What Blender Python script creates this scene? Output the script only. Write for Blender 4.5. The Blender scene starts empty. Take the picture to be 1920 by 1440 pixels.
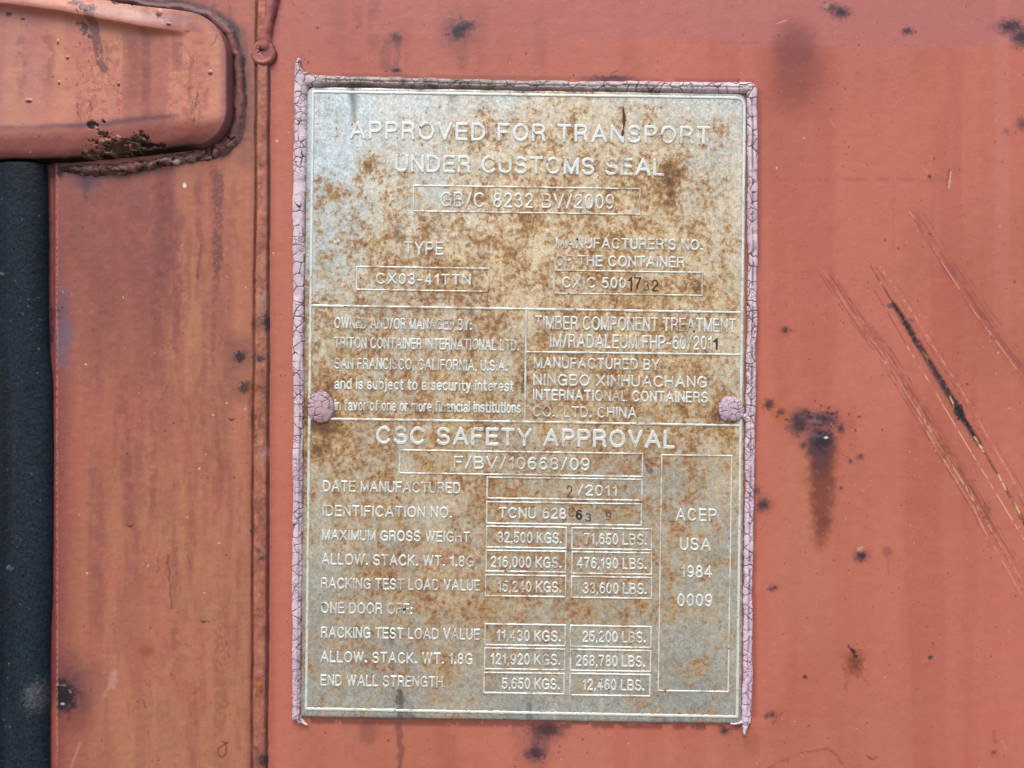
import bpy, math
import numpy as np
from mathutils import Matrix, Vector

# ------------------------------------------------------------------ camera, sky, sun, exposure
SC = bpy.context.scene
COL = SC.collection
K = 0.00025            # one wall unit = 0.25 mm ; the photographed patch is 1920 x 1440 units = 48 x 36 cm
D = 1387.0             # distance lens - wall in wall units

cam = bpy.data.cameras.new('camera')
cam.sensor_width = 36.0
cam.lens = 36.0 * D / 1920.0
cam.clip_start = 0.01
cam.clip_end = 100.0
camo = bpy.data.objects.new('camera', cam)
camo.location = (0, -D * K, 0)
camo.rotation_euler = (math.radians(90), 0, 0)
COL.objects.link(camo)
SC.camera = camo

SUN_EL, SUN_AZ = math.radians(64), math.radians(20)      # sun high, behind the photographer, a little to the left
world = bpy.data.worlds.new('World')
SC.world = world
world.use_nodes = True
wt = world.node_tree
wt.nodes.clear()
wo = wt.nodes.new('ShaderNodeOutputWorld')
bg = wt.nodes.new('ShaderNodeBackground')
sky = wt.nodes.new('ShaderNodeTexSky')
sky.sky_type = 'NISHITA'
sky.sun_disc = False
sky.sun_elevation = SUN_EL
sky.sun_rotation = math.radians(180 + 20)
sky.dust_density = 3.0
sky.air_density = 1.0
sky.ozone_density = 1.0
# below the horizon the surroundings are pale dry ground
tc = wt.nodes.new('ShaderNodeTexCoord')
sep = wt.nodes.new('ShaderNodeSeparateXYZ')
mr = wt.nodes.new('ShaderNodeMapRange')
mr.inputs['From Min'].default_value = 0.03
mr.inputs['From Max'].default_value = -0.06
mix = wt.nodes.new('ShaderNodeMix')
mix.data_type = 'RGBA'
mix.inputs['B'].default_value = (1.7, 1.5, 1.3, 1)
wt.links.new(tc.outputs['Generated'], sep.inputs[0])
wt.links.new(sep.outputs['Z'], mr.inputs['Value'])
wt.links.new(mr.outputs['Result'], mix.inputs['Factor'])
wt.links.new(sky.outputs[0], mix.inputs['A'])
wt.links.new(mix.outputs['Result'], bg.inputs['Color'])
bg.inputs['Strength'].default_value = 0.11
wt.links.new(bg.outputs[0], wo.inputs[0])

sun = bpy.data.lights.new('sun', 'SUN')
sun.energy = 1.5
sun.angle = math.radians(32)                              # overcast: no sharp shadows
sun.color = (1.0, 0.93, 0.84)
suno = bpy.data.objects.new('sun', sun)
COL.objects.link(suno)
sd = Vector((-math.sin(SUN_AZ) * math.cos(SUN_EL), -math.cos(SUN_AZ) * math.cos(SUN_EL), math.sin(SUN_EL)))
suno.rotation_euler = sd.to_track_quat('Z', 'Y').to_euler()
suno.location = sd * 3

SC.view_settings.view_transform = 'Standard'
SC.view_settings.look = 'None'
SC.view_settings.gamma = 1
SC.view_settings.use_curve_mapping = False
SC.view_settings.exposure = 0.86
SC.render.resolution_x = 1024
SC.render.resolution_y = 768

LV = np.array([1.12, 1.06, 1.04])      # brightness a white surface shows in this light, per channel

# ------------------------------------------------------------------ numpy helpers
def S(r, g, b):
    """pigment whose lit picture value is the given sRGB triple"""
    c = np.array([r, g, b], float) / 255.0
    lin = np.where(c <= 0.04045, c / 12.92, ((c + 0.055) / 1.055) ** 2.4)
    return np.clip(lin / LV, 0.002, 0.9)

_lat = {}
def vn(U, V, s, seed, sy=None):
    sy = s if sy is None else sy
    if seed not in _lat:
        _lat[seed] = np.random.default_rng(seed).random((256, 256))
    R = _lat[seed]
    x = U / s + 37.3; y = V / sy + 91.7
    xi = np.floor(x).astype(int); yi = np.floor(y).astype(int)
    fx = x - xi; fy = y - yi
    fx = fx * fx * fx * (fx * (fx * 6 - 15) + 10); fy = fy * fy * fy * (fy * (fy * 6 - 15) + 10)
    x0 = xi & 255; x1 = (xi + 1) & 255; y0 = yi & 255; y1 = (yi + 1) & 255
    return (R[y0, x0] * (1 - fx) + R[y0, x1] * fx) * (1 - fy) + (R[y1, x0] * (1 - fx) + R[y1, x1] * fx) * fy

def fbm(U, V, s, seed, octs=4, gain=0.5, sy=None):
    sy = s if sy is None else sy
    t = 0.0; a = 1.0; n = 0.0
    for o in range(octs):
        t = t + a * vn(U, V, s / 2 ** o, seed + o * 17, sy / 2 ** o); n += a; a *= gain
    return (t / n - 0.5) * 1.6 + 0.5

def ss(a, b, x):
    t = np.clip((x - a) / (b - a), 0, 1)
    return t * t * (3 - 2 * t)

def seg_d(U, V, pts, ws=None):
    """distance to a polyline; with ws also the half-width there"""
    best = np.full(U.shape, 1e9); w = np.zeros(U.shape); tt = np.zeros(U.shape)
    n = len(pts) - 1
    for i in range(n):
        ax, ay = pts[i]; bx, by = pts[i + 1]
        dx, dy = bx - ax, by - ay
        L = dx * dx + dy * dy + 1e-9
        t = np.clip(((U - ax) * dx + (V - ay) * dy) / L, 0, 1)
        d = np.hypot(U - ax - t * dx, V - ay - t * dy)
        m = d < best
        best = np.where(m, d, best)
        tt = np.where(m, (i + t) / n, tt)
        if ws is not None:
            w = np.where(m, ws[i] + (ws[i + 1] - ws[i]) * t, w)
    return best, w, tt

def voro(U, V, s, seed, sy=None, jit=0.9):
    """(F2-F1 in wall units, cell value) on a jittered lattice"""
    sy = s if sy is None else sy
    r = np.random.default_rng(seed)
    JX = r.random((128, 128)); JY = r.random((128, 128)); CV = r.random((128, 128))
    x = U / s + 51.0; y = V / sy + 33.0
    xi = np.floor(x).astype(int); yi = np.floor(y).astype(int)
    f1 = np.full(U.shape, 9.0); f2 = np.full(U.shape, 9.0); cv = np.zeros(U.shape)
    for j in (-1, 0, 1):
        for i in (-1, 0, 1):
            cx = (xi + i) & 127; cy = (yi + j) & 127
            px = xi + i + 0.5 + jit * (JX[cy, cx] - 0.5); py = yi + j + 0.5 + jit * (JY[cy, cx] - 0.5)
            d = np.hypot(x - px, y - py)
            m = d < f1
            f2 = np.where(m, f1, np.minimum(f2, d)); cv = np.where(m, CV[cy, cx], cv); f1 = np.where(m, d, f1)
    return (f2 - f1) * min(s, sy), cv

def axis(a, b, step, lo, hi, coarse=40):
    """fine samples in [a,b], coarse ones out to [lo,hi]"""
    mid = np.arange(a, b + step * 0.5, step)
    L = np.arange(lo, a, coarse) if lo < a else np.zeros(0)
    R = np.arange(b + coarse, hi + coarse, coarse) if hi > b else np.zeros(0)
    return np.concatenate([L, mid, R])

class Canvas:
    """a relief sheet: height, pigment colour, roughness and metal on a grid in wall units"""
    def __init__(s, xs, ys, col, rough=0.5):
        s.xs, s.ys = xs, ys
        s.U, s.V = np.meshgrid(xs, ys)
        s.h = np.zeros(s.U.shape)
        s.c = np.empty(s.U.shape + (3,)); s.c[:] = col
        s.r = np.full(s.U.shape, rough)
        s.m = np.zeros(s.U.shape)
    def win(s, x0, x1, y0, y1):
        i0, i1 = np.searchsorted(s.xs, [x0, x1]); j0, j1 = np.searchsorted(s.ys, [y0, y1])
        return slice(j0, j1), slice(i0, i1)
    def put(s, w, mask, col=None, h=0.0, r=None):
        if col is not None:
            s.c[w] += mask[..., None] * (np.asarray(col) - s.c[w])
        if h: s.h[w] += mask * h
        if r is not None: s.r[w] += mask * (r - s.r[w])
    def blob(s, cx, cy, rx, ry, col=None, a=1.0, soft=0.3, warp=0.35, seed=1, h=0.0, r=None, ws=None):
        e = 1.0 + soft + warp * 1.3
        w = s.win(cx - rx * e, cx + rx * e, cy - ry * e, cy + ry * e)
        U, V = s.U[w], s.V[w]
        if U.size == 0: return
        q = ws or max(3.0, min(rx, ry) * 0.8)
        d = np.hypot((U - cx) / rx, (V - cy) / ry) + warp * 2 * (fbm(U, V, q, 300 + seed, 4, 0.6) - 0.5)
        m = a * (1 - ss(1 - soft, 1 + soft, d))
        s.put(w, m, col, h, r)
    def line(s, pts, ws, col=None, a=1.0, soft=1.0, breakup=0.0, bs=8, seed=1, h=0.0, r=None, wob=0.0, fade=(0, 0)):
        ws = [ws] * len(pts) if np.isscalar(ws) else ws
        px = [p[0] for p in pts]; py = [p[1] for p in pts]; g = max(ws) + soft + 4 + wob
        w = s.win(min(px) - g, max(px) + g, min(py) - g, max(py) + g)
        U, V = s.U[w], s.V[w]
        if U.size == 0: return
        U2 = U + wob * 2 * (fbm(U, V, 14, 500 + seed, 3) - 0.5); V2 = V + wob * 2 * (fbm(U, V, 14, 600 + seed, 3) - 0.5)
        d, hw, t = seg_d(U2, V2, pts, ws)
        m = a * (1 - ss(hw - soft * 0.5, hw + soft, d))
        if breakup > 0:
            m = m * ss(breakup - 0.18, breakup + 0.12, fbm(U, V, bs, 700 + seed, 3, 0.6))
        if fade[0]: m = m * ss(0, fade[0], t)
        if fade[1]: m = m * (1 - ss(1 - fade[1], 1, t))
        s.put(w, m, col, h, r)

def patch(name, cv, mask, mat, parent=None, href=0.0, extra=None):
    """turn a relief sheet into one mesh; href: mean stand-off used to take the measured picture position back to the wall"""
    f = 1.0 - href / D
    H, W = cv.U.shape
    idx = -np.ones((H, W), int)
    q = mask[:-1, :-1] & mask[1:, :-1] & mask[1:, 1:] & mask[:-1, 1:]
    use = np.zeros((H, W), bool)
    use[:-1, :-1] |= q; use[1:, :-1] |= q; use[1:, 1:] |= q; use[:-1, 1:] |= q
    n = int(use.sum()); idx[use] = np.arange(n)
    co = np.empty((n, 3), np.float32)
    co[:, 0] = (cv.U[use] - 960) * K * f
    co[:, 1] = -cv.h[use] * K
    co[:, 2] = (720 - cv.V[use]) * K * f
    quads = np.stack([idx[:-1, :-1][q], idx[1:, :-1][q], idx[1:, 1:][q], idx[:-1, 1:][q]], 1).astype(np.int32)
    me = bpy.data.meshes.new(name)
    nf = len(quads)
    me.vertices.add(n); me.vertices.foreach_set('co', co.ravel())
    me.loops.add(nf * 4); me.loops.foreach_set('vertex_index', quads.ravel())
    me.polygons.add(nf); me.polygons.foreach_set('loop_start', np.arange(0, nf * 4, 4, dtype=np.int32))
    me.polygons.foreach_set('use_smooth', np.ones(nf, bool))
    me.update(calc_edges=True)
    a = me.attributes.new('pigment', 'FLOAT_COLOR', 'POINT')
    rgba = np.ones((n, 4), np.float32); rgba[:, :3] = np.clip(cv.c[use], 0, 1)
    a.data.foreach_set('color', rgba.ravel())
    for nm, arr in dict(gloss=cv.r, metal=cv.m, **(extra or {})).items():
        b = me.attributes.new(nm, 'FLOAT', 'POINT'); b.data.foreach_set('value', arr[use].astype(np.float32))
    me.materials.append(mat)
    o = bpy.data.objects.new(name, me)
    COL.objects.link(o)
    if parent is not None:
        o.parent = parent
        o.matrix_parent_inverse = Matrix.Translation(-Vector(parent.location))
    return o

def thing(name, label, cat, u, v, h=0.0):
    o = bpy.data.objects.new(name, None)
    o.empty_display_size = 0.02
    o.location = ((u - 960) * K, -h * K, (720 - v) * K)
    o['label'] = label; o['category'] = cat
    COL.objects.link(o)
    return o

# ------------------------------------------------------------------ materials
def nd(t, kind, **kw):
    n = t.nodes.new(kind)
    for k, v in kw.items(): setattr(n, k, v)
    return n

def val(t, x, sock):
    if isinstance(x, (int, float)): sock.default_value = x
    else: t.links.new(x, sock)

def mth(t, op, a, b=0.0, c=None, clamp=False):
    n = nd(t, 'ShaderNodeMath', operation=op, use_clamp=clamp)
    val(t, a, n.inputs[0]); val(t, b, n.inputs[1])
    if c is not None: val(t, c, n.inputs[2])
    return n.outputs[0]

def smooth(t, x, a, b, lo=0.0, hi=1.0):
    n = nd(t, 'ShaderNodeMapRange', interpolation_type='SMOOTHSTEP')
    t.links.new(x, n.inputs['Value'])
    n.inputs['From Min'].default_value = a; n.inputs['From Max'].default_value = b
    n.inputs['To Min'].default_value = lo; n.inputs['To Max'].default_value = hi
    return n.outputs['Result']

def mixc(t, f, a, b, mode='MIX'):
    n = nd(t, 'ShaderNodeMix', data_type='RGBA', blend_type=mode)
    val(t, f, n.inputs['Factor'])
    for x, nm in ((a, 'A'), (b, 'B')):
        if hasattr(x, 'is_linked'): t.links.new(x, n.inputs[nm])
        else: n.inputs[nm].default_value = (*[float(q) for q in x], 1)
    return n.outputs['Result']

def noise(t, vec, period, detail=3, rough=0.5, dist=0.0, off=0.0, sy=1.0):
    mp = nd(t, 'ShaderNodeMapping')
    mp.inputs['Scale'].default_value = (1 / (K * period), 1 / (K * period), 1 / (K * period * sy))
    mp.inputs['Location'].default_value = (off, off * 0.7, off * 1.3)
    t.links.new(vec, mp.inputs['Vector'])
    n = nd(t, 'ShaderNodeTexNoise')
    n.inputs['Scale'].default_value = 1.0; n.inputs['Detail'].default_value = detail
    n.inputs['Roughness'].default_value = rough; n.inputs['Distortion'].default_value = dist
    t.links.new(mp.outputs[0], n.inputs['Vector'])
    return n.outputs['Fac']

def attr(t, nm, out='Fac'):
    n = nd(t, 'ShaderNodeAttribute', attribute_name=nm)
    return n.outputs[out]

def new_mat(name):
    m = bpy.data.materials.new(name); m.use_nodes = True
    t = m.node_tree; t.nodes.clear()
    o = nd(t, 'ShaderNodeOutputMaterial'); p = nd(t, 'ShaderNodeBsdfPrincipled')
    t.links.new(p.outputs[0], o.inputs[0])
    g = nd(t, 'ShaderNodeNewGeometry')
    return m, t, p, g.outputs['Position']

def weathered(name, grain=0.22, mottle=0.18, bump=0.15, bump_period=5, spec=0.4, specks=0.0, stretch=1.0, gp=3.0):
    """aged coating: pigment attribute broken up by grain and mottle"""
    m, t, p, pos = new_mat(name)
    c = attr(t, 'pigment', 'Color')
    g1 = noise(t, pos, gp, 2, 0.6)
    g2 = noise(t, pos, 26.0, 5, 0.6, 0.2, 3.1, stretch)
    f = mth(t, 'MAXIMUM', 0.15, mth(t, 'ADD', mth(t, 'MULTIPLY_ADD', g1, grain * 2, 1 - grain), mth(t, 'MULTIPLY_ADD', g2, mottle * 2, -mottle)))
    sc = nd(t, 'ShaderNodeVectorMath', operation='SCALE')
    t.links.new(c, sc.inputs[0]); t.links.new(f, sc.inputs['Scale'])
    colour = sc.outputs[0]
    if specks:
        n3 = noise(t, pos, 6.0, 1, 0.5, 0, 9.7)
        colour = mixc(t, smooth(t, n3, 0.735, 0.79, 0, specks), colour, S(60, 35, 35))
        n4 = noise(t, pos, 6.0, 1, 0.5, 0, 23.1)
        colour = mixc(t, smooth(t, n4, 0.755, 0.80, 0, specks * 0.8), colour, S(235, 190, 175))
    t.links.new(colour, p.inputs['Base Color'])
    rg = mth(t, 'ADD', attr(t, 'gloss'), mth(t, 'MULTIPLY_ADD', g2, 0.24, -0.12), clamp=True)
    t.links.new(rg, p.inputs['Roughness'])
    t.links.new(attr(t, 'metal'), p.inputs['Metallic'])
    p.inputs['Specular IOR Level'].default_value = spec
    b = nd(t, 'ShaderNodeBump'); b.inputs['Strength'].default_value = bump; b.inputs['Distance'].default_value = K * 1.2
    hb = mth(t, 'ADD', noise(t, pos, bump_period, 3, 0.55, 0, 5.5), mth(t, 'MULTIPLY', g2, 1.5))
    t.links.new(hb, b.inputs['Height'])
    t.links.new(b.outputs[0], p.inputs['Normal'])
    return m

def plate_metal(name, letters=False):
    """corroding bare metal: clean alloy, oxide tone with painted sheen, ochre and dark rust"""
    m, t, p, pos = new_mat(name)
    n1 = noise(t, pos, 38.0, 9, 0.70, 0.35, 1.7, 1.3)
    n2 = noise(t, pos, 9.0, 5, 0.65, 0.2, 7.7)
    n3 = noise(t, pos, 3.2, 2, 0.6, 0, 4.4)
    n5 = noise(t, pos, 60.0, 5, 0.6, 0.3, 13.0)
    mm = mth(t, 'ADD', mth(t, 'MULTIPLY', n1, 0.60), mth(t, 'ADD', mth(t, 'MULTIPLY', n2, 0.52), mth(t, 'MULTIPLY', n3, 0.36)))
    mm = mth(t, 'ADD', mm, mth(t, 'MULTIPLY_ADD', attr(t, 'rusting'), 0.23, -0.384))
    film_sheen = smooth(t, mm, 0.38, 0.54)
    rust = smooth(t, mm, 0.45, 0.58)
    deep = smooth(t, mth(t, 'ADD', mm, mth(t, 'MULTIPLY_ADD', n3, 0.12, -0.06)), 0.56, 0.70)
    clean = mixc(t, attr(t, 'film_sheen'), CLEAN_COOL, CLEAN_WARM)
    ochre = mixc(t, smooth(t, mth(t, 'ADD', mth(t, 'MULTIPLY', n5, 0.6), mth(t, 'MULTIPLY', n2, 0.4)), 0.4, 0.6), OCHRE_A, OCHRE_B)
    c = mixc(t, mth(t, 'MULTIPLY', film_sheen, 0.45), clean, FILM)
    c = mixc(t, mth(t, 'MULTIPLY', rust, 0.84), c, ochre)
    c = mixc(t, mth(t, 'MULTIPLY', deep, 0.68), c, DEEP)
    pit = smooth(t, noise(t, pos, 5.0, 2, 0.6, 0, 31.0), 0.66, 0.76)
    c = mixc(t, mth(t, 'MULTIPLY', pit, mth(t, 'MULTIPLY_ADD', rust, 0.35, 0.12)), c, DEEP)
    n6 = noise(t, pos, 13.0, 4, 0.6, 0.2, 57.0)
    n7 = noise(t, pos, 5.0, 2, 0.6, 0.0, 77.0)
    g = mth(t, 'ADD', mth(t, 'MULTIPLY_ADD', n3, 1.3, 0.37), mth(t, 'ADD', mth(t, 'MULTIPLY_ADD', n6, 0.9, -0.45), mth(t, 'MULTIPLY_ADD', n7, 0.7, -0.35)))
    sc = nd(t, 'ShaderNodeVectorMath', operation='SCALE')
    t.links.new(c, sc.inputs[0]); t.links.new(g, sc.inputs['Scale'])
    c = mixc(t, attr(t, 'grime_shade'), sc.outputs[0], S(44, 36, 36))
    t.links.new(c, p.inputs['Base Color'])
    ng = mth(t, 'SUBTRACT', 1.0, attr(t, 'grime_shade'), clamp=True)
    me_ = mth(t, 'MULTIPLY', mth(t, 'MULTIPLY_ADD', rust, -0.75, 0.75), mth(t, 'MULTIPLY_ADD', attr(t, 'film_sheen'), -0.45, 1.0))
    t.links.new(mth(t, 'MULTIPLY', me_, ng), p.inputs['Metallic'])
    t.links.new(mth(t, 'MULTIPLY_ADD', rust, 0.38, 0.34), p.inputs['Roughness'])
    b = nd(t, 'ShaderNodeBump'); b.inputs['Strength'].default_value = 0.25; b.inputs['Distance'].default_value = K * 1.0
    t.links.new(mth(t, 'ADD', n2, n3), b.inputs['Height'])
    t.links.new(b.outputs[0], p.inputs['Normal'])
    return m

def bright_metal(name):
    """raised characters and rules: scuffed bright metal, rusted through in places"""
    m, t, p, pos = new_mat(name)
    n1 = noise(t, pos, 30.0, 7, 0.65, 0.3, 21.7)
    n2 = noise(t, pos, 7.0, 4, 0.6, 0.2, 17.7)
    n3 = noise(t, pos, 2.6, 2, 0.6, 0, 14.4)
    mm = mth(t, 'ADD', mth(t, 'MULTIPLY', n1, 0.55), mth(t, 'ADD', mth(t, 'MULTIPLY', n2, 0.35), mth(t, 'MULTIPLY', n3, 0.12)))
    mm = mth(t, 'ADD', mm, mth(t, 'MULTIPLY_ADD', attr(t, 'rusting'), 0.16, -0.14))
    rust = smooth(t, mm, 0.42, 0.58)
    deep = smooth(t, mm, 0.58, 0.68)
    c = mixc(t, mth(t, 'MULTIPLY', rust, 0.76), attr(t, 'pigment', 'Color'), OCHRE_L)
    c = mixc(t, deep, c, DEEP)
    blk = smooth(t, noise(t, pos, 16.0, 4, 0.65, 0.5, 41.0), 0.64, 0.72)
    c = mixc(t, blk, c, S(38, 32, 36))
    g = mth(t, 'MULTIPLY_ADD', n3, 0.4, 0.8)
    sc = nd(t, 'ShaderNodeVectorMath', operation='SCALE')
    t.links.new(c, sc.inputs[0]); t.links.new(g, sc.inputs['Scale'])
    c = mixc(t, attr(t, 'grime_shade'), sc.outputs[0], S(60, 48, 40))
    t.links.new(c, p.inputs['Base Color'])
    t.links.new(mth(t, 'MULTIPLY_ADD', rust, -0.25, 0.25), p.inputs['Metallic'])
    t.links.new(mth(t, 'MULTIPLY_ADD', rust, 0.3, 0.42), p.inputs['Roughness'])
    b = nd(t, 'ShaderNodeBump'); b.inputs['Strength'].default_value = 0.2; b.inputs['Distance'].default_value = K
    t.links.new(n2, b.inputs['Height']); t.links.new(b.outputs[0], p.inputs['Normal'])
    return m

CLEAN_COOL = S(210, 214, 208)
CLEAN_WARM = S(240, 212, 174)
FILM = S(196, 166, 116)
OCHRE_A = S(174, 128, 62)
OCHRE_B = S(154, 92, 44)
OCHRE_L = S(172, 142, 106)
DEEP = S(74, 44, 30)

M_PAINT = weathered('red_oxide_paint', grain=0.10, mottle=0.07, bump=0.22, specks=0.6, spec=0.35)
M_POST = weathered('streaked_red_paint', grain=0.13, mottle=0.06, bump=0.25, specks=0.5, spec=0.35, stretch=4.0)
M_RUST = weathered('flaking_rust', grain=0.30, mottle=0.30, bump=0.5, bump_period=6, spec=0.3)
M_SEAL = weathered('cracked_sealant', grain=0.12, mottle=0.10, bump=0.18, spec=0.35)
M_RUB = weathered('black_rubber', gp=4.5, grain=1.5, mottle=0.4, bump=0.5, bump_period=4, spec=0.25)
M_PLATE = plate_metal('rusted_plate_metal')
M_BRIGHT = bright_metal('bright_raised_metal')
M_STAMP = weathered('stamped_pit', grain=0.4, mottle=0.3, bump=0.3)

# ------------------------------------------------------------------ the container
root = thing('shipping_container', 'faded red steel shipping container with scratched and rust stained paint behind the metal data plate', 'container', 960, 720)

BLK = S(42, 34, 38); PUR = S(92, 62, 68); BRN = S(132, 72, 56); ORG = S(196, 112, 68); TAN = S(196, 132, 100)
CREAM = S(236, 196, 158); MAROON = S(150, 78, 72); YEL = S(196, 150, 84)

# --- door panel ------------------------------------------------------------
cv = Canvas(axis(470, 1985, 1.5, 470, 2700), axis(-60, 1500, 1.5, -700, 2100), S(199, 111, 89), 0.46)
U, V = cv.U, cv.V
full = (slice(None), slice(None))
lo = fbm(U, V, 420, 11, 3)
cv.put(full, 0.55 * ss(0.42, 0.75, lo), S(182, 104, 80)); cv.put(full, 0.4 * ss(.5, .75, fbm(U, V, 170, 12, 4)), S(198, 116, 96))
st = fbm(U, V, 60, 21, 4, 0.55, 900)
cv.put(full, 0.22 * ss(0.5, 0.8, st), S(206, 120, 102))
cv.put(full, 0.3 * ss(0.5, 0.2, st), S(178, 88, 74))
# chalky pink band along the top with a masked lower edge
edge = 88 + 5 * (fbm(U, V, 90, 31, 3) - 0.5) + np.where(U < 1360, -14, 0)
top = 1 - ss(edge - 6, edge + 5, V)
cv.put(full, top * (0.35 + 0.55 * ss(900, 1500, U)), S(190, 112, 104))
cv.put(full, 0.35 * (1 - ss(100, 160, V)) * (1 - ss(1000, 1300, U)), S(186, 104, 98))
cv.put(full, 0.5 * (ss(1860, 1870, U) * (1 - ss(1888, 1898, U))) * (1 - ss(300, 700, V)), S(202, 124, 108))
cv.put(full, 0.30 * ss(700, 1300, V) * (1 - ss(1600, 1900, U)) * ss(0.35, 0.7, fbm(U, V, 240, 41, 3)), S(188, 120, 95))
cv.put(full, 0.5 * (1 - ss(506, 522, U)), S(170, 88, 74))
cv.put(full, .3 * ss(520, 530, U) * (1 - ss(540, 548, U)), S(202, 116, 94))
# water-borne dark runs above and below the plate
for x, y0, y1, w, a, s_ in ((668, 5, 150, 7, .35, 1), (700, -20, 110, 10, .3, 2), (722, 70, 140, 9, .35, 3), (742, 60, 142, 6, .5, 4), (866, 60, 140, 9, .30, 5),
                            (838, -20, 70, 12, .25, 6), (905, 0, 142, 8, .18, 7), (1010, 20, 140, 12, .14, 8), (632, -20, 120, 14, .15, 9),
                            (749, 1345, 1470, 5, .62, 10), (688, 1350, 1400, 14, .35, 11), (655, 1352, 1440, 9, .15, 12), (1012, 1360, 1480, 15, .30, 13), (980, 1360, 1450, 25, .15, 14), (840, 1355, 1460, 12, .12, 15)):
    cv.line([(x, y0), (x + 2, (y0 + y1) / 2), (x - 1, y1)], [w, w, w * .7], S(110, 70, 72), a, soft=w * .8, breakup=0.35, bs=40, seed=s_, wob=3, fade=(.15, .2))
def soot(cx, cy, rx, ry, a=0.9, seed=1, halo=1.8):
    rr_ = np.random.default_rng(seed + 7)
    for i in range(int(4 + rx * ry / 45)):
        q = rr_.uniform(.7, 2.6); cv.blob(cx + rr_.normal(0, rx * .85), cy + rr_.normal(0, ry * .85), q, q * rr_.uniform(.6, 1.3), [S(46, 34, 38), S(86, 50, 48)][i % 2], .85 * a, .3, .5, seed * 31 + i)
    if halo: cv.blob(cx, cy, rx * halo, ry * halo, S(120, 74, 76), 0.45 * a, 0.8, 0.45, seed + 50)
    cv.blob(cx, cy, rx * 1.12, ry * 1.12, S(82, 58, 66), a * .85, 0.75, 0.5, seed, h=0.8, ws=max(5, min(rx, ry) * .6))
    cv.blob(cx + rx * .1, cy, rx * .7, ry * .7, S(52, 42, 48), a * .9, 0.65, 0.6, seed + 9, ws=5)
soot(860, 58, 17, 17, .85, 2, 2.2); soot(876, 46, 14, 8, .6, 3, 0)
cv.line([(836, 66), (858, 58), (884, 46)], 2.0, BLK, .7, 1.5, .45, 9, 4)
soot(742, 70, 11, 9, .5, 5, 2.2); soot(742, 131, 7, 4, .8, 6, 1.5)
soot(1556, 14, 12, 7, .65, 7, 0); soot(1576, 23, 13, 9, .8, 8, 1.4); cv.blob(1551, 12, 5, 4, S(190, 150, 120), .6, .4, .6, 9)
soot(1700, 58, 10, 6, .75, 10, 0); soot(1893, 50, 20, 10, .85, 11, 1.5); soot(1915, 70, 16, 12, .85, 12, 1.5)
soot(1145, 147, 32, 5, .85, 13, 1.6); cv.line([(1140, 140), (1158, 132)], 1.2, BLK, .5, 1.2, .4, 5, 3)
soot(1915, 232, 9, 12, .5, 14, 0); soot(1886, 246, 5, 5, .35, 15, 0)
cv.blob(1490, 128, 46, 78, S(146, 76, 66), .80, .6, .12, 21)
cv.blob(1490, 90, 36, 36, S(120, 66, 66), .35, .6, .25, 22)
for x0, x1 in ((1456, 1470), (1536, 1550), (1582, 1624), (1640, 1770)):
    cv.line([(x0, 336), (x1, 337)], 2.6, S(160, 92, 84), .45, 3, .42, 9, x0)
cv.line([(1340, 79), (1500, 80)], 1.0, S(150, 80, 80), .5, 1.5, .4, 9, 3)
cv.line([(1455, 45), (1475, 38)], .8, S(235, 180, 160), .6, 1, .3, 5, 8)
cv.line([(1780, 320), (1776, 345)], 3, S(140, 75, 70), .6, 3, .4, 6, 8); cv.line([(1783, 322), (1779, 352)], .8, CREAM, .8, .8, .3, 6, 9)
# scratch bundle
rs = np.random.default_rng(5)
A1 = [(1550, 505), (1605, 590), (1666, 668), (1722, 761), (1815, 912), (1870, 1006), (1960, 1150)]
A2 = [(1627, 491), (1675, 569), (1713, 630), (1739, 674), (1797, 770), (1838, 834), (1873, 895), (1920, 977), (1980, 1080)]
A3 = [(1640, 545), (1701, 649), (1754, 735), (1815, 837), (1917, 1006), (1980, 1110)]
A4 = [(1650, 500), (1710, 585), (1758, 662), (1803, 732), (1850, 815), (1950, 985)]
A5 = [(1705, 395), (1725, 420), (1768, 493), (1827, 583), (1914, 700), (1990, 810)]
A6 = [(1640, 650), (1716, 772), (1827, 953), (1841, 985), (1920, 1122), (1990, 1240)]
def sh(p, dx, dy): return [(x + dx, y + dy) for x, y in p]
cv.line(A1, [3, 14, 12, 13, 14, 12, 10], S(166, 84, 74), .22, 8, .42, 26, 1, fade=(.05, .5))
for i in range(15):
    dx = rs.normal(0, 11)
    k0 = rs.integers(0, 2)
    cv.line(sh(A1[k0:], dx, rs.normal(0, 4)), .5, [S(120, 62, 60), S(140, 72, 64), S(222, 158, 128)][i % 3 if i > 5 else i % 2], .62, .9, rs.uniform(.46, .60), 22, 40 + i, h=-.3, fade=(.04, .4))
cv.line(sh(A1[3:], 4, 0), 1.4, S(120, 66, 58), .5, 2, .52, 14, 90, h=-.4, fade=(0, .5))
cv.line(sh(A1[3:], -3, 3), .8, CREAM, .7, 1.0, .58, 8, 91, fade=(0, .5))
cv.blob(1752, 822, 7, 16, S(196, 120, 92), .8, .5, .9, 92, ws=4); cv.blob(1775, 850, 7, 15, S(150, 88, 60), .7, .5, .9, 93, ws=4); cv.blob(1850, 960, 6, 20, S(134, 84, 60), .6, .5, .9, 94, ws=4)
cv.line(A5, [2, 6, 8, 9, 11, 10], S(164, 80, 74), .36, 6,   .42, 22, 2, fade=(.05, .4))
cv.line(sh(A5, 20, 10)[2:], [6, 8, 10, 10], S(164, 82, 76), .25, 8, .48, 20, 3)
for i in range(9):
    cv.line(sh(A5[rs.integers(0, 3):], rs.normal(6, 10), 0), .5, [S(126, 66, 66), S(146, 76, 72)][i % 2], .6, 1.0, rs.uniform(.40, .55), 22, 60 + i, h=-.3, fade=(.04, .4))
cv.line(sh(A5, 0, 2), .8, S(226, 160, 140), .8, .8, .5, 16, 95)
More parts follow.
